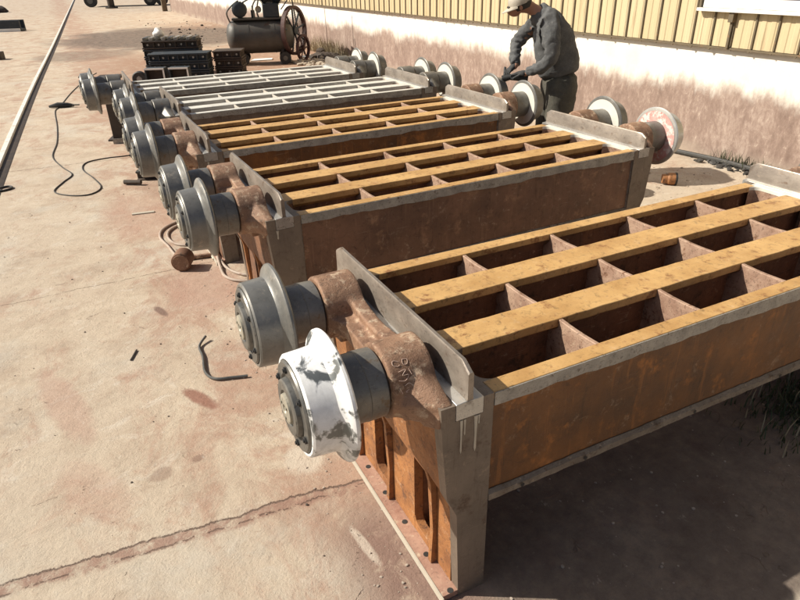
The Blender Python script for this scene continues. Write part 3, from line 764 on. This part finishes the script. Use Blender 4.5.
# ------------------------------------------------------------------ worker
def worker():
    base = Vector((3.29, 3.95, 0)); ax = Vector((.897, -.443, 0)); sd = Vector((-.443, -.897, 0)); K = 1.02
    def L(a, s, z): return (ax * a + sd * s) * K + Vector((0, 0, z * K))
    root = empty('person', base, label='worker in slate jacket, olive trousers and pale cap bending over a wheel beside the wall', cat='person')
    # body: one skin
    V = []; Rr = []; E = []
    def add(p, r, par=None):
        V.append(L(*p)); Rr.append(r)
        if par is not None: E.append((par, len(V) - 1))
        return len(V) - 1
    pel = add((.17, 0, 1.0), .10); w = add((.15, 0, 1.15), .09, pel); ch = add((.07, 0, 1.38), .11, w); nb = add((-.05, 0, 1.56), .07, ch)
    nk = add((-.15, 0, 1.62), .05, nb); h1 = add((-.21, 0, 1.645), .075, nk); h2 = add((-.285, 0, 1.66), .085, h1); h3 = add((-.32, 0, 1.625), .07, h2)
    nose = add((-.395, 0, 1.595), .014, h3)
    chin = add((-.295, 0, 1.55), .035, h3)
    for sg in (1, -1):
        hp = add((.17, .09 * sg, .94), .085, pel); kn = add(((.16 if sg > 0 else .09), .11 * sg, .52), .055, hp); an = add(((.2 if sg > 0 else .1), .11 * sg, .10), .038, kn); add(((.05 if sg > 0 else -.05), .12 * sg, .045), .035, an)
        sh_ = add((-.01, .17 * sg, 1.53), .06, nb)
        if sg > 0: el = add((.02, .27, 1.20), .045, sh_); wr = add((-.19, .12, 1.06), .028, el)
        else: el = add((-.24, -.22, 1.28), .045, sh_); wr = add((-.26, -.03, 1.12), .028, el)
        wr2 = add((-.22, .085, 1.045) if sg > 0 else (-.29, .0, 1.09), .024, wr)
    body = obj('body', skinned(E, V, Rr, 0, 2), M['skin'], root)
    # ears, eyes
    for sg in (1, -1):
        bm = B(); bmesh.ops.create_uvsphere(bm, u_segments=10, v_segments=8, radius=.02)
        for v in bm.verts: v.co = Vector((v.co.x, v.co.y * .5, v.co.z * 1.3)) + L(-.27, .088 * sg, 1.635)
        obj('ear', bm, M['skin'], body)
        bm = B(); bmesh.ops.create_uvsphere(bm, u_segments=10, v_segments=8, radius=.012)
        for v in bm.verts: v.co = v.co + L(-.372, .03 * sg, 1.63)
        obj('eye', bm, M['hair'], body)
    # jacket
    V.clear(); Rr.clear(); E.clear()
    w0 = add((.155, 0, .99), (.21, .22)); w1 = add((.14, 0, 1.13), (.21, .22), w0); c1 = add((.085, 0, 1.33), (.215, .22), w1); c2 = add((0.02, 0, 1.48), (.17, .19), c1); c3 = add((-.07, 0, 1.57), .125, c2); add((-.14, 0, 1.605), .085, c3)
    for sg in (1, -1):
        s0 = add((-.01, .19 * sg, 1.50), .10, c2)
        if sg > 0: e0 = add((.0, .27, 1.34), .085, s0); e1 = add((.02, .28, 1.20), .075, e0); e2 = add((-.07, .21, 1.13), .068, e1); add((-.205, .115, 1.06), .05, e2)
        else: e0 = add((-.15, -.23, 1.40), .08, s0); e1 = add((-.25, -.22, 1.28), .07, e0); e2 = add((-.26, -.12, 1.19), .062, e1); add((-.27, -.02, 1.11), .048, e2)
    jm = skinned(E, V, Rr, 0, 3)
    # cloth folds as real displacement
    from mathutils import noise as NZ
    for v in jm.vertices:
        n = NZ.noise(v.co * 8) * .020 + abs(NZ.noise(Vector((v.co.x * 15, v.co.y * 15, v.co.z * 24)))) * .026 - .008
        v.co += v.normal * n
    jk = obj('jacket', jm, M['jacket'], root)
    V.clear(); Rr.clear(); E.clear()
    t0 = add((.17, 0, 1.08), (.175, .20))
    t1 = add((.175, 0, .96), (.18, .20), t0)
    for sg in (1, -1):
        a = add((.17, .09 * sg, .84), .155, t1); b = add(((.15 if sg > 0 else .10), .105 * sg, .52), .13, a); c = add(((.19 if sg > 0 else .11), .11 * sg, .25), .09, b); add(((.2 if sg > 0 else .1), .11 * sg, .09), .085, c)
    tm = skinned(E, V, Rr, 0, 3)
    for v in tm.vertices: v.co += v.normal * (NZ.noise(Vector((v.co.x * 9, v.co.y * 9, v.co.z * 5))) * .02 + NZ.noise(v.co * 25) * .007)
    obj('trousers', tm, M['trousers'], root)
    for sg in (1, -1):
        me = skinned([(0, 1), (1, 2)], [L((.2 if sg > 0 else .1) + .03, .11 * sg, .055), L(.08 if sg > 0 else -.02, .12 * sg, .05), L(.0 if sg > 0 else -.1, .125 * sg, .04)], [.05, .045, .038], 0, 2)
        obj('shoe', me, M['black'], root)
    # cap with brim
    d = (ax * -.82 + Vector((0, 0, .57))).normalized()
    bm = B(); o_ = L(-.265, 0, 1.66); axis = (ax * -.35 + Vector((0, 0, .93))).normalized()
    lathe(bm, [(.0, .108), (.03, .110), (.07, .098), (.098, .065), (.108, .02), (.109, 0)], o_, axis, 28)
    fw = (-ax - axis * (-ax).dot(axis)).normalized(); sdv = axis.cross(fw)
    top = []; bot = []
    for k in range(13):
        a = -1.15 + 2.3 * k / 12
        inner = o_ + (fw * cos(a) + sdv * sin(a)) * .105 + axis * .012
        outer = o_ + (fw * cos(a) * (.105 + .085 * cos(a * 1.25)) + sdv * sin(a) * .112) - axis * .012
        top.append((bm.verts.new(inner), bm.verts.new(outer))); bot.append((bm.verts.new(inner - axis * .006), bm.verts.new(outer - axis * .006)))
    for k in range(12):
        bm.faces.new((top[k][0], top[k][1], top[k + 1][1], top[k + 1][0])); bm.faces.new((bot[k][0], bot[k + 1][0], bot[k + 1][1], bot[k][1]))
        bm.faces.new((top[k][1], bot[k][1], bot[k + 1][1], top[k + 1][1]))
    obj('cap', bm, M['cap'], root)
    bm = B(); lathe(bm, [(-.05, .05), (-.045, .084), (.0, .102), (.01, .104)], o_ + ax * .012, axis, 24); obj('hair', bm, M['hair'], root)
    # gloved hands closed round the grinder
    G = [L(-.30, .04, 1.06), L(-.40, .06, 1.0)]
    def glove(wr, pa, curl_to, sg):
        V.clear(); Rr.clear(); E.clear()
        def av(p, r, par=None):
            V.append(Vector(p)); Rr.append(r)
            if par is not None: E.append((par, len(V) - 1))
            return len(V) - 1
        a = av(wr, .034); b = av((wr + pa) / 2, (.036, .026), a); c = av(pa, (.04, .026), b)
        dirv = (pa - wr).normalized(); side = dirv.cross(Vector((0, 0, 1))).normalized() * sg; dn = (curl_to - pa).normalized()
        for f in range(4):
            o1 = pa + side * (-.033 + .022 * f); ln = (.03, .034, .031, .024)[f]
            x = av(o1 + dirv * .012, .012, c); y_ = av(o1 + dirv * (.012 + ln), .0105, x); z_ = av(o1 + dirv * (.012 + ln * 1.1) + Vector((0, 0, -.028)), .0095, y_); av(o1 + dirv * (ln * .7) + Vector((0, 0, -.042)), .009, z_)
        x = av((wr + pa) / 2 + side * -.04 + Vector((0, 0, -.01)), .013, b); y_ = av(pa + side * -.055 + Vector((0, 0, -.03)), .011, x); av(pa + side * -.04 + dirv * .02 + Vector((0, 0, -.045)), .010, y_)
        return skinned(E, V, Rr, 0, 2)
    obj('glove', glove(L(-.18, .125, 1.07), L(-.27, .065, 1.05), G[0], 1), M['glove'], root)
    obj('glove', glove(L(-.262, -.035, 1.125), L(-.33, .0, 1.075), G[0], -1), M['glove'], root)
    # angle grinder
    gr = empty('angle_grinder', base + L(-.32, .04, 1.02), label='black angle grinder held by the worker against the wheel flange', cat='grinder')
    bm = B(); tube(bm, [L(*p) - L(-.32, .04, 1.02) for p in ((-.16, .09, 1.01), (-.24, .07, 1.015), (-.33, .045, 1.02), (-.40, .03, 1.0))], .03, 14, [.024, .032, .030, .034]); obj('motor_housing', bm, M['black'], gr)
    bm = B(); n_ = (L(-.1, .1, -.9)).normalized(); cyl(bm, L(-.42, .025, .985) - L(-.32, .04, 1.02), n_, .06, .006, 28); obj('grinding_disc', bm, M['hub'], gr)
    bm = B(); tube(bm, [L(*p) - L(-.32, .04, 1.02) for p in ((-.38, .03, 1.01), (-.37, -.02, 1.05), (-.36, -.08, 1.09))], .013, 10); obj('side_handle', bm, M['black'], gr)
worker()

# ------------------------------------------------------------------ compressor far behind
def compressor():
    r = empty('air_compressor', (3.45, 14.95, 0), -.42 + .12, label='large grey air compressor with horizontal tank and maroon belt guard by the wall', cat='air compressor')
    bm = B(); R_ = .38; prof = [(-.80, 0), (-.79, .15), (-.75, .27), (-.68, .345), (-.60, .378), (-.58, R_), (.58, R_), (.60, .378), (.68, .345), (.75, .27), (.79, .15), (.80, 0)]
    lathe(bm, prof, (0, 0, .62), (1, 0, 0), 40); t = obj('tank', bm, M['tank'], r)
    bm = B()
    for x in (-.25, .35): lathe(bm, [(x - .012, R_ + .001), (x - .012, R_ + .006), (x + .012, R_ + .006), (x + .012, R_ + .001)], (0, 0, .62), (1, 0, 0), 40)
    obj('weld_seam', bm, M['tank'], t)
    for x in (-.5, .5):
        bm = B(); prism(bm, [(-.32, 0), (.32, 0), (.25, .35), (-.25, .35)], 'x', x - .03, x + .03); obj('support_leg', bm, M['dbrown'], r)
    for (x, y) in ((-.45, -.33), (.55, -.36), (-.45, .33), (.55, .36)):
        bm = B(); lathe(bm, [(-.03, .05), (-.03, .14), (.03, .14), (.03, .05)], (x, y, .14), (0, 1, 0), 24); w = obj('wheel', bm, M['black'], r)
        bm = B(); cyl(bm, (x, y - .035, .14), (0, 1, 0), .055, .07, 16); obj('hub', bm, M['hub'], w)
    bm = B(); box(bm, -.62, .62, -.22, .22, 1.0, 1.04); obj('top_plate', bm, M['tank'], r)
    bm = B(); lathe(bm, [(-.2, 0), (-.2, .12), (-.17, .17), (.12, .17), (.16, .14), (.16, 0)], (-.42, 0, 1.22), (0, 1, 0), 28)
    for k in range(14):
        a = 2 * pi * k / 14; box(bm, -.42 + .165 * cos(a) - .008, -.42 + .165 * cos(a) + .008, -.14, .10, 1.22 + .168 * sin(a) - .008, 1.22 + .168 * sin(a) + .012)
    obj('electric_motor', bm, M['dblue'], r)
    bm = B()
    box(bm, .12, .5, -.2, .2, 1.04, 1.34); obj('crankcase', bm, M['dblue'], r, bevel=.02)
    for a in (-.5, .12, .65):
        bm = B(); d = Vector((sin(a) * .8, 0, cos(a))).normalized()
        lathe(bm, [(0, 0), (0, .10), (.05, .10)] + [(.07 + .03 * k + (.012 if j else 0), .145 if j else .10) for k in range(9) for j in (0, 1)] + [(.36, .11), (.42, .11), (.43, 0)], (.31 + .1 * a, 0, 1.30), d, 20); obj('cylinder_head', bm, M['hub'] if a < 0.5 else M['dblue'], r)
    for pts in ([(-.1, -.1, 1.04), (-.1, -.12, 1.3), (.05, -.15, 1.5), (.2, -.15, 1.62)], [(.0, .1, 1.04), (-.02, .1, 1.2), (.1, .12, 1.6), (.25, .1, 1.75)], [(-.65, -.1, .9), (-.72, -.15, 1.15), (-.6, -.12, 1.3), (-.42, -.1, 1.42)], [(-.6, 0, 1.25), (.0, -.1, 1.55), (.5, -.1, 2.0)]):
        bm = B(); tube(bm, spline(pts), .018, 8); obj('pipe', bm, M['hub'], r)
    bm = B(); cyl(bm, (-.12, .0, 1.04), (0, 0, 1), .045, .16, 14); cyl(bm, (-.12, 0, 1.2), (0, 0, 1), .02, .1, 10); obj('valve', bm, M['dblue'], r)
    bm = B(); lathe(bm, [(-.012, .075), (.012, .075), (.02, .06), (.02, 0), (-.012, 0)], (.02, -.12, 1.22), (0, 1, 0), 20); obj('gauge', bm, M['hub_l'], r)
    # belt guard and spoked flywheel at the wall side
    bm = B(); lathe(bm, [(-.05, .50), (-.05, .56), (.05, .56), (.05, .50), (-.05, .50)], (.82, 0, .72), (.85, -.5, 0), 40); g = obj('belt_guard', bm, M['maroon'], r)
    fd = Vector((.85, -.5, 0)).normalized(); sv = Vector((0, 0, 1)).cross(fd)
    bm = B()
    for k in range(9):
        a = 2 * pi * k / 9 + .2; e_ = Vector((0, 0, 1)).cross(fd) * cos(a) + Vector((0, 0, 1)) * sin(a); tube(bm, [Vector((.82, 0, .72)), Vector((.82, 0, .72)) + e_ * .53], .022, 6)
    cyl(bm, Vector((.82, 0, .72)) - fd * .06, fd, .09, .12, 16); obj('flywheel', bm, M['dblue'], g)
    bm = B()
    for k in range(14):
        rr_ = .06 + .033 * k; lathe(bm, [(-.004, rr_ + .006), (.004, rr_ + .006), (.004, rr_), (-.004, rr_), (-.004, rr_ + .006)], Vector((.82, 0, .72)) + fd * -.055, fd, 28)
    obj('guard_mesh', bm, M['maroon'], g)
    bm = B(); c0 = Vector((1.0, -.12, .33)); lathe(bm, [(-.03, .26), (-.03, .31), (.03, .31), (.03, .26), (-.03, .26)], c0, fd, 32)
    for k in range(6):
        a = 2 * pi * k / 6; tube(bm, [c0, c0 + (sv * cos(a) + Vector((0, 0, 1)) * sin(a)) * .28], .016, 6)
    cyl(bm, c0 - fd * .04, fd, .05, .08, 14); obj('spoked_wheel', bm, M['maroon'], r)
    bm = B(); tube(bm, spline([(.55, -.1, 1.2), (.75, -.1, 1.45), (.85, -.1, 1.7), (.95, -.1, 2.1)]), .014, 6); obj('brace_rod', bm, M['dblue'], r)
compressor()
bm = B(); tube(bm, [(4.85, 15.9, 0.02), (4.75, 16.1, .9), (4.62, 16.3, 2.6)], .02, 8)
tag(obj('leaning_pole', bm, M['cable']), 'thin dark pole leaning beside the air compressor', 'pole')
bm = B(); tube(bm, spline([(4.62, 15.4, .03), (4.75, 15.2, .03), (4.98, 15.35, .03), (5.1, 15.3, .04), (5.3, 15.8, .03)]), .03, 8)
tag(obj('draw_bar', bm, M['cable']), 'dark bar lying on the ground between compressor and wall', 'bar')
bm = B(); prism(bm, [(-.3, -.12), (.25, -.2), (.35, .1), (-.1, .2)], 'z', .005, .02)
tag(obj('pale_sheet', bm, M['white'], loc=(3.55, 15.6, 0)), 'white scrap of sheet on the ground under the compressor tank', 'sheet')

# ------------------------------------------------------------------ stacks of dark castings
def block(name, loc, rz, L_, D_, H_, mat, label, group, studs=4):
    r = empty(name, loc, rz, label=label, cat='steel casting', group=group)
    bm = B(); box(bm, -L_ / 2, L_ / 2, -D_ / 2, D_ / 2, 0, H_ * .2); box(bm, -L_ / 2, L_ / 2, -D_ / 2, D_ / 2, H_ * .78, H_ * .97)
    box(bm, -L_ / 2 + .02, L_ / 2 - .02, -D_ / 2 + .05, D_ / 2 - .05, H_ * .2, H_ * .78)
    for k in range(studs + 1):
        x = -L_ / 2 + .02 + (L_ - .06) * k / studs; box(bm, x, x + .02, -D_ / 2 + .004, D_ / 2 - .004, H_ * .2, H_ * .78)
    obj('body', bm, M[mat], r, bevel=.006)
    for k in range(studs):
        x = -L_ / 2 + L_ * (k + .5) / studs
        bm = B(); cyl(bm, (x, -D_ / 2 + .052, H_ * .5), (0, -1, 0), .022, .03, 8); obj('stud', bm, M['lip'], r)
    return r
k = 0
lv = ['lowest', 'middle', 'topmost']
for j in range(3):
    block('steel_casting', (1.30 + random.uniform(-.02, .02), 13.55, .18 * j), -.40, 1.24, .5, .175, 'dblue', lv[j] + ' blue-grey casting of the wide front stack behind the cars', 'dark castings in the wide front stack', 6)
for j in range(3):
    block('steel_casting', (2.33 + random.uniform(-.02, .02), 13.55, .175 * j), -.42, .62, .5, .17, 'dbrown', lv[j] + ' brown casting of the small stack beside the wide one, nearer the compressor', 'dark castings in the small stack', 3)
for j in range(4):
    block('steel_casting', (1.30, 14.5, .18 * j), -.38, 1.22, .5, .175, 'dblue' if j < 3 else 'dbrown', ('lowest', 'second lowest', 'second highest', 'highest')[j] + ' dark casting of the tall stack hidden behind the wide front one', 'dark castings in the tall rear stack', 5)
cc, ss = cos(-.38), sin(-.38)
for k in range(9):
    u = -.54 + .135 * k; bm = B(); box(bm, -.04, .04, -.22, .22, 0, .06)
    o = obj('grate_bar', bm, M['lip' if k % 2 else 'hub'], loc=(1.30 + u * cc, 14.5 + u * ss, .715), bevel=.006); o.rotation_euler.z = -.38
    tag(o, 'short grey grate bar laid across the top of the tall dark stack', 'grate bar', 'grate bars on top of the tall dark stack')
bm = B(); bmesh.ops.create_icosphere(bm, subdivisions=3, radius=.11)
for v in bm.verts: v.co = Vector((v.co.x, v.co.y, v.co.z * .8)) * (1 + .18 * sin(v.co.x * 31 + v.co.z * 23) + .1 * cos(v.co.y * 47))
tag(obj('white_bundle', bm, M['white'], loc=(1.05, 14.55, .86)), 'crumpled white bundle on top of the tall dark stack', 'bundle')
for k, (x, y, lb) in enumerate(((.62, 12.55, 'open black bracket frame in front of the stack, the left one'), (1.05, 12.38, 'open black bracket frame in front of the stack, the right one'))):
    r = empty('bracket_frame', (x, y, 0), -.4, label=lb + ' of two', cat='bracket', group='black bracket frames before the stacks')
    bm = B(); a, h = .19, .38
    for z in (0, h - .03): box(bm, -a, a, -.12, .12, z, z + .03)
    for xx in (-a, a - .03): box(bm, xx, xx + .03, -.118, .118, .03, h - .03)
    obj('frame', bm, M['dblue'], r, bevel=.004)
    bm = B(); box(bm, -a + .03, a - .03, .05, .07, .03, h - .03); obj('back_plate', bm, M['dbrown'], r)
    bm = B(); box(bm, -a, a, -.135, -.121, h - .026, h + .004); box(bm, a - .026, a + .002, -.135, -.121, .0, h - .03); obj('bright_edge', bm, M['white'], r)
r = empty('caster', (.33, 12.9, .15), 0, label='small dark caster standing left of the bracket frames', cat='caster')
bm = B(); lathe(bm, [(-.04, .06), (-.05, .13), (-.03, .15), (.03, .15), (.05, .13), (.04, .06)], (0, 0, 0), (.5, 1, 0), 24); obj('tyre', bm, M['black'], r)
bm = B(); cyl(bm, (-.02, -.04, 0), (.5, 1, 0), .055, .07, 14); obj('hub', bm, M['lip'], r)

# stand behind the last car, blocks under the wheels
r = empty('steel_stand', (-.45, 8.3, 0), -.3, label='dark steel stand behind the left wheels of the rearmost car', cat='stand')
bm = B(); box(bm, -.11, .11, -.1, .1, .02, .8); obj('column', bm, M['dbrown'], r, bevel=.006)
bm = B(); box(bm, -.17, .17, -.15, .15, 0, .02); box(bm, -.15, .15, -.13, .13, .8, .83); obj('plate', bm, M['dbrown'], r)
bm = B(); prism(bm, [(-.04, 0), (.04, 0), (.04, .008), (-.032, .008), (-.032, .07), (-.04, .07)], 'x', -.1, .1)
o = tag(obj('angle_offcut', bm, M['lip'], loc=(-.50, 8.02, .0)), 'short pale angle iron offcut at the foot of the dark stand', 'angle iron'); o.rotation_euler.z = -.2
r = empty('channel_beam', (-.30, 6.02, .0), -.33, label='short dark channel beam lying under the wheels of the fourth car', cat='beam')
bm = B(); prism(bm, [(-.05, 0), (.05, 0), (.05, .012), (.008, .018), (.008, .078), (.05, .084), (.05, .096), (-.05, .096), (-.05, .084), (-.008, .078), (-.008, .018), (-.05, .012)], 'x', -.22, .22); obj('web', bm, M['dbrown'], r)
bm = B(); box(bm, -.222, .222, -.051, .051, .0965, .1005); obj('top_scale', bm, M['hub'], r)
bm = B(); tube(bm, [(-.66, 5.97, .03), (-.5, 5.86, .035)], .025, 8)
tag(obj('round_bar', bm, M['dbrown']), 'stub of dark round bar beside the channel beam', 'bar')
bm = B(); box(bm, -.1, .1, -.02, .02, 0, .01); o = tag(obj('flat_offcut', bm, M['drip'], loc=(-.60, 4.9, 0)), 'pale flat steel offcut on the ground left of the second car', 'offcut'); o.rotation_euler.z = -.15

# steel stub with hoses beside the second car
r = empty('round_steel_stub', (-.50, 3.36, .075), 0, label='short rusty round steel stub lying by the second car wheels', cat='steel stub')
d = Vector((.35, .8, 0)).normalized()
bm = B(); lathe(bm, [(0, 0), (0, .068), (.004, .073), (.125, .073), (.13, .068), (.13, 0)], (0, 0, 0), d, 36); obj('barrel', bm, M['web'], r)
bm = B(); lathe(bm, [(-.001, 0), (-.003, .060), (.0, .062)], (0, 0, 0), d, 30); obj('cut_face', bm, M['cast'], r)
def hose(name, pts, r_, mat, label, cat, group=None):
    bm = B(); tube(bm, spline([(x, y, (z[0] if z else r_)) for x, y, *z in pts], 7), r_, 8); return tag(obj(name, bm, mat), label, cat, group)
hose('rubber_hose', [(-.22, 4.5), (-.36, 4.47), (-.50, 4.34), (-.55, 4.15), (-.52, 3.92), (-.50, 3.72), (-.46, 3.52)], .0105, M['hose'], 'pale rubber hose looping outermost left of the rusty stub', 'hose')
hose('rubber_hose', [(-.20, 4.40), (-.32, 4.40), (-.45, 4.28), (-.49, 4.12), (-.46, 3.95), (-.38, 3.86), (-.25, 3.82)], .0105, M['hose'], 'pale rubber hose looping inside the outer one behind the rusty stub', 'hose')
hose('rubber_hose', [(-.05, 4.1, .12), (-.12, 3.9, .2), (-.17, 3.7, .16), (-.20, 3.5, .05), (-.19, 3.25, .013), (-.10, 3.05, .013), (.1, 2.95, .013)], .0105, M['hose'], 'pinkish hose curving down against the second car end, the upper one', 'hose')
hose('rubber_hose', [(-.10, 3.75, .1), (-.2, 3.5, .06), (-.235, 3.2, .013), (-.22, 3.05, .013), (-.14, 2.95, .013), (.05, 2.86, .013)], .0105, M['hose'], 'pinkish hose curving over the ground by the second car, the lower one', 'hose')
bm = B(); tube(bm, [(-.36, 3.88, .012), (-.22, 3.86, .03), (-.24, 3.45, .012)], .012, 4)
tag(obj('bent_flat_bar', bm, M['drip']), 'pale bent flat bar between the hoses and the second car', 'bar')
bm = B(); tube(bm, [(-.42, 3.56, .02), (-.05, 3.50, .02)], .018, 8)
tag(obj('steel_rod', bm, M['cast']), 'rusty rod behind the round stub running under the second car', 'rod')
# welding cable on the ground
cb = [(-.35, 15.6), (-.6, 14.73), (-.95, 13.02), (-1.2, 11.41), (-1.28, 10.96), (-1.27, 9.63), (-1.29, 8.5), (-1.35, 7.7), (-1.26, 7.12), (-1.16, 6.69), (-1.26, 6.4), (-1.35, 6.08), (-1.21, 5.85), (-1.02, 5.78), (-.9, 5.98), (-.95, 6.4), (-1.04, 6.85), (-.98, 7.16), (-.75, 7.25), (-.5, 7.24), (-.2, 7.3)]
hose('welding_cable', cb, .007, M['cable'], 'thin black cable winding over the concrete left of the cars', 'cable')
r = empty('electrode_holder', (-1.17, 11.3, 0), -.3, label='dark clamp lying on the black cable', cat='clamp')
bm = B(); tube(bm, [(-.2, 0, .03), (-.05, 0, .05), (.1, .02, .04), (.2, .02, .03)], .04, 8, [.02, .045, .04, .02]); obj('handle', bm, M['black'], r)
bm = B(); box(bm, .18, .30, -.02, .0, .03, .05); obj('jaw', bm, M['hub'], r)
hose('steel_wire', [(-1.98, 6.42), (-1.86, 6.52), (-1.78, 6.53), (-1.76, 6.44), (-1.86, 6.38), (-2.02, 6.4)], .011, M['cable'], 'small coil of dark wire beside the crane rail', 'wire')
# hook rod, small rod
bm = B(); tube(bm, spline([(-.545, 2.25, .03), (-.60, 2.18, .012), (-.605, 2.05, .012), (-.625, 1.88, .012), (-.59, 1.79, .012), (-.5, 1.755, .012), (-.42, 1.73, .012)], 7), .008, 8)
tag(obj('bent_rod', bm, M['hub']), 'bent grey steel rod lying on the concrete left of the nearest car', 'rod')
bm = B(); tube(bm, [(-.99, 2.23, .006), (-.945, 2.335, .006)], .005, 6)
tag(obj('short_rod', bm, M['cable']), 'tiny dark rod on the open concrete, left of the bent rod', 'rod')
# rusty coupling by the wall
r = empty('pipe_coupling', (4.28, 3.06, .06), 0, label='rusty pipe coupling with dark open end on the ground beyond the second car', cat='coupling')
d = Vector((-.80, .60, 0)).normalized()
bm = B(); lathe(bm, [(0, .04), (0, .061), (.02, .062), (.06, .06), (.075, .048), (.12, .046), (.12, 0)], (.06, -.04, 0), d, 28); obj('sleeve', bm, M['orange'], r)
bm = B(); lathe(bm, [(.0, .062), (-.02, .064), (-.022, .058), (-.02, .046), (.05, .040), (.05, 0)], (.06, -.04, 0), d, 28); obj('rim', bm, M['black'], r)

# left background
def channel(loc, rz, L_, mat, label):
    r = empty('steel_channel', loc, rz, label=label, cat='steel channel')
    bm = B(); prism(bm, [(-.3, 0), (.3, 0), (.3, .42), (.2, .42), (.2, .1), (-.2, .1), (-.2, .42), (-.3, .42)], 'x', -L_, 0); obj('web', bm, M[mat], r, bevel=.01)
    bm = B(); box(bm, -L_, -.02, -.33, -.305, .0, .12); obj('pale_edge', bm, M['white'], r)
channel((-2.2, 31.5, 0), -.3, 3.5, 'dblue', 'dark steel channel with pale lower edge lying beyond the rail')
bm = B(); bmesh.ops.create_icosphere(bm, subdivisions=2, radius=.5)
for v in bm.verts: v.co = Vector((v.co.x * 1.8, v.co.y, max(v.co.z, -.1) * .7 + .07)) * (1 + .12 * sin(v.co.x * 9 + v.co.y * 7))
tag(obj('scrap_heap', bm, M['dbrown'], loc=(-4.3, 50, 0)), 'small dark scrap heap at the far left beyond the steel channel', 'scrap heap')
bm = B(); box(bm, -.9, .0, -.15, .15, 0, .2)
o = tag(obj('steel_billet', bm, M['dbrown'], loc=(-2.45, 20.2, 0), bevel=.01), 'dark steel billet on the ground left of the rail, nearer than the channel', 'billet'); o.rotation_euler.z = -.3
# far dark trailer-like low structure
r = empty('flat_trailer', (4.0, 52.5, 0), -.35, label='long dark flatbed trailer at the far end of the yard', cat='trailer')
bm = B(); box(bm, -2.9, 3.2, -1, 1, .75, 2.2); obj('bed', bm, M['dblue'], r, bevel=.02)
for x in (-2.2, 1.9, 2.7):
    bm = B(); cyl(bm, (x, -1.02, .42), (0, 1, 0), .42, .3, 24); w = obj('wheel', bm, M['black'], r)
    bm = B(); cyl(bm, (x, -1.04, .42), (0, 1, 0), .2, .02, 16); obj('rim', bm, M['hub'], w)
bm = B(); cyl(bm, (0, 0, 0), (0, 0, 1), .22, 1.6, 14); cyl(bm, (0, 0, 0), (0, 0, 1), .4, .08, 14)
tag(obj('bollard', bm, M['dbrown'], loc=(2.7, 49.3, 0)), 'dark bollard standing in front of the far trailer', 'bollard')
# far end wall closing the yard
fw_ = empty('far_wall', (0, 92, 0), -.05, label='pale wall closing the yard far behind the trailer', cat='wall')
bm = B(); box(bm, -60, 60, 0, .4, 0, 3.2); obj('wall_face', bm, M['white'], fw_)

# ------------------------------------------------------------------ loose small stuff
def stones(name, n, area, smin, smax, mat, seed):
    rr = random.Random(seed); bm = B()
    for _ in range(n):
        x, y = area(rr); s = smin + (smax - smin) * rr.random() ** 3
        vs = []
        m = Matrix.Rotation(rr.uniform(0, 6.28), 3, 'Z')
        g = bmesh.ops.create_icosphere(bm, subdivisions=1, radius=s)['verts']
        sq = rr.uniform(.4, .8)
        for v in g:
            c = m @ Vector((v.co.x * rr.uniform(.9, 1.3), v.co.y * rr.uniform(.7, 1.1), v.co.z * sq)); v.co = c + Vector((x, y, s * sq * .6))
    return tag(obj(name, bm, mat), kind='stuff')
stones('gravel', 260, lambda r: (r.uniform(.0, 2.6), r.uniform(-.55, 1.0)), .002, .010, M['pebble'], 1)
stones('grit', 160, lambda r: (r.uniform(-1.9, -.15), r.uniform(.2, 6)), .0015, .007, M['dbrown'], 2)
stones('dirt_crumbs', 300, lambda r: (-.30 + r.gauss(0, .07), r.uniform(-.1, 3.3)), .0015, .007, M['pebble'], 3)
stones('yard_gravel', 500, lambda r: (r.uniform(3.1, 5.4), r.uniform(2.0, 5.4)), .003, .016, M['pile'], 4)
for (x, y, s) in ((-1.02, 1.34, .012), (-.90, 1.62, .009), (-.83, 1.36, .008), (-1.2, 1.0, .011)):
    pass
stones('rubble', 260, lambda r: (4.62 + r.gauss(0, .32), 14.2 + r.gauss(0, .4)), .02, .10, M['pile'], 5)
stones('slag_heap', 160, lambda r: (5.2 + r.gauss(0, .16), 14.9 + r.gauss(0, .3)), .04, .16, M['dbrown'], 6)
stones('coal_dirt', 60, lambda r: (r.uniform(2.4, 4.9), 27 + r.gauss(0, 3.6)), .02, .07, M['dbrown'], 8)
stones('weed_debris', 90, lambda r: (5.33 + r.gauss(0, .05), 3.2 + r.gauss(0, .2)), .012, .05, M['cable'], 9)

def grass(name, n, area, h0, h1, mat, seed, lean=.5):
    rr = random.Random(seed); bm = B()
    for _ in range(n):
        x, y = area(rr); h = rr.uniform(h0, h1); a = rr.uniform(0, 6.28); l = rr.uniform(.1, lean) * h; w = rr.uniform(.0015, .0035) + h * .008
        sx, sy = -sin(a) * w, cos(a) * w
        p = [Vector((x, y, 0)), Vector((x + cos(a) * l * .3, y + sin(a) * l * .3, h * .55)), Vector((x + cos(a) * l, y + sin(a) * l, h))]
        s = Vector((sx, sy, 0))
        v = [bm.verts.new(p[0] - s), bm.verts.new(p[0] + s), bm.verts.new(p[1] + s * .8), bm.verts.new(p[1] - s * .8), bm.verts.new(p[2])]
        bm.faces.new((v[0], v[1], v[2], v[3])); bm.faces.new((v[3], v[2], v[4]))
    return tag(obj(name, bm, mat), kind='stuff')
grass('grass_patch', 1500, lambda r: (2.12 + r.gauss(0, .22), .08 + r.gauss(0, .12)), .02, .08, M['grass'], 11, .9)
grass('grass_seed_heads', 26, lambda r: (1.95 + r.gauss(0, .2), .05 + r.gauss(0, .12)), .07, .15, M['seed'], 12, .5)
grass('wall_weeds', 320, lambda r: (5.40 + r.gauss(0, .02), r.choice((2.9, 3.1, 3.3, 5.0, 8.0, 15.5)) + r.gauss(0, .12)), .05, .2, M['grass'], 13, .7)
grass('dry_wall_grass', 700, lambda r: (5.38 + r.gauss(0, .03), 15.5 + r.gauss(0, .9)), .1, .5, M['seed'], 14, .4)
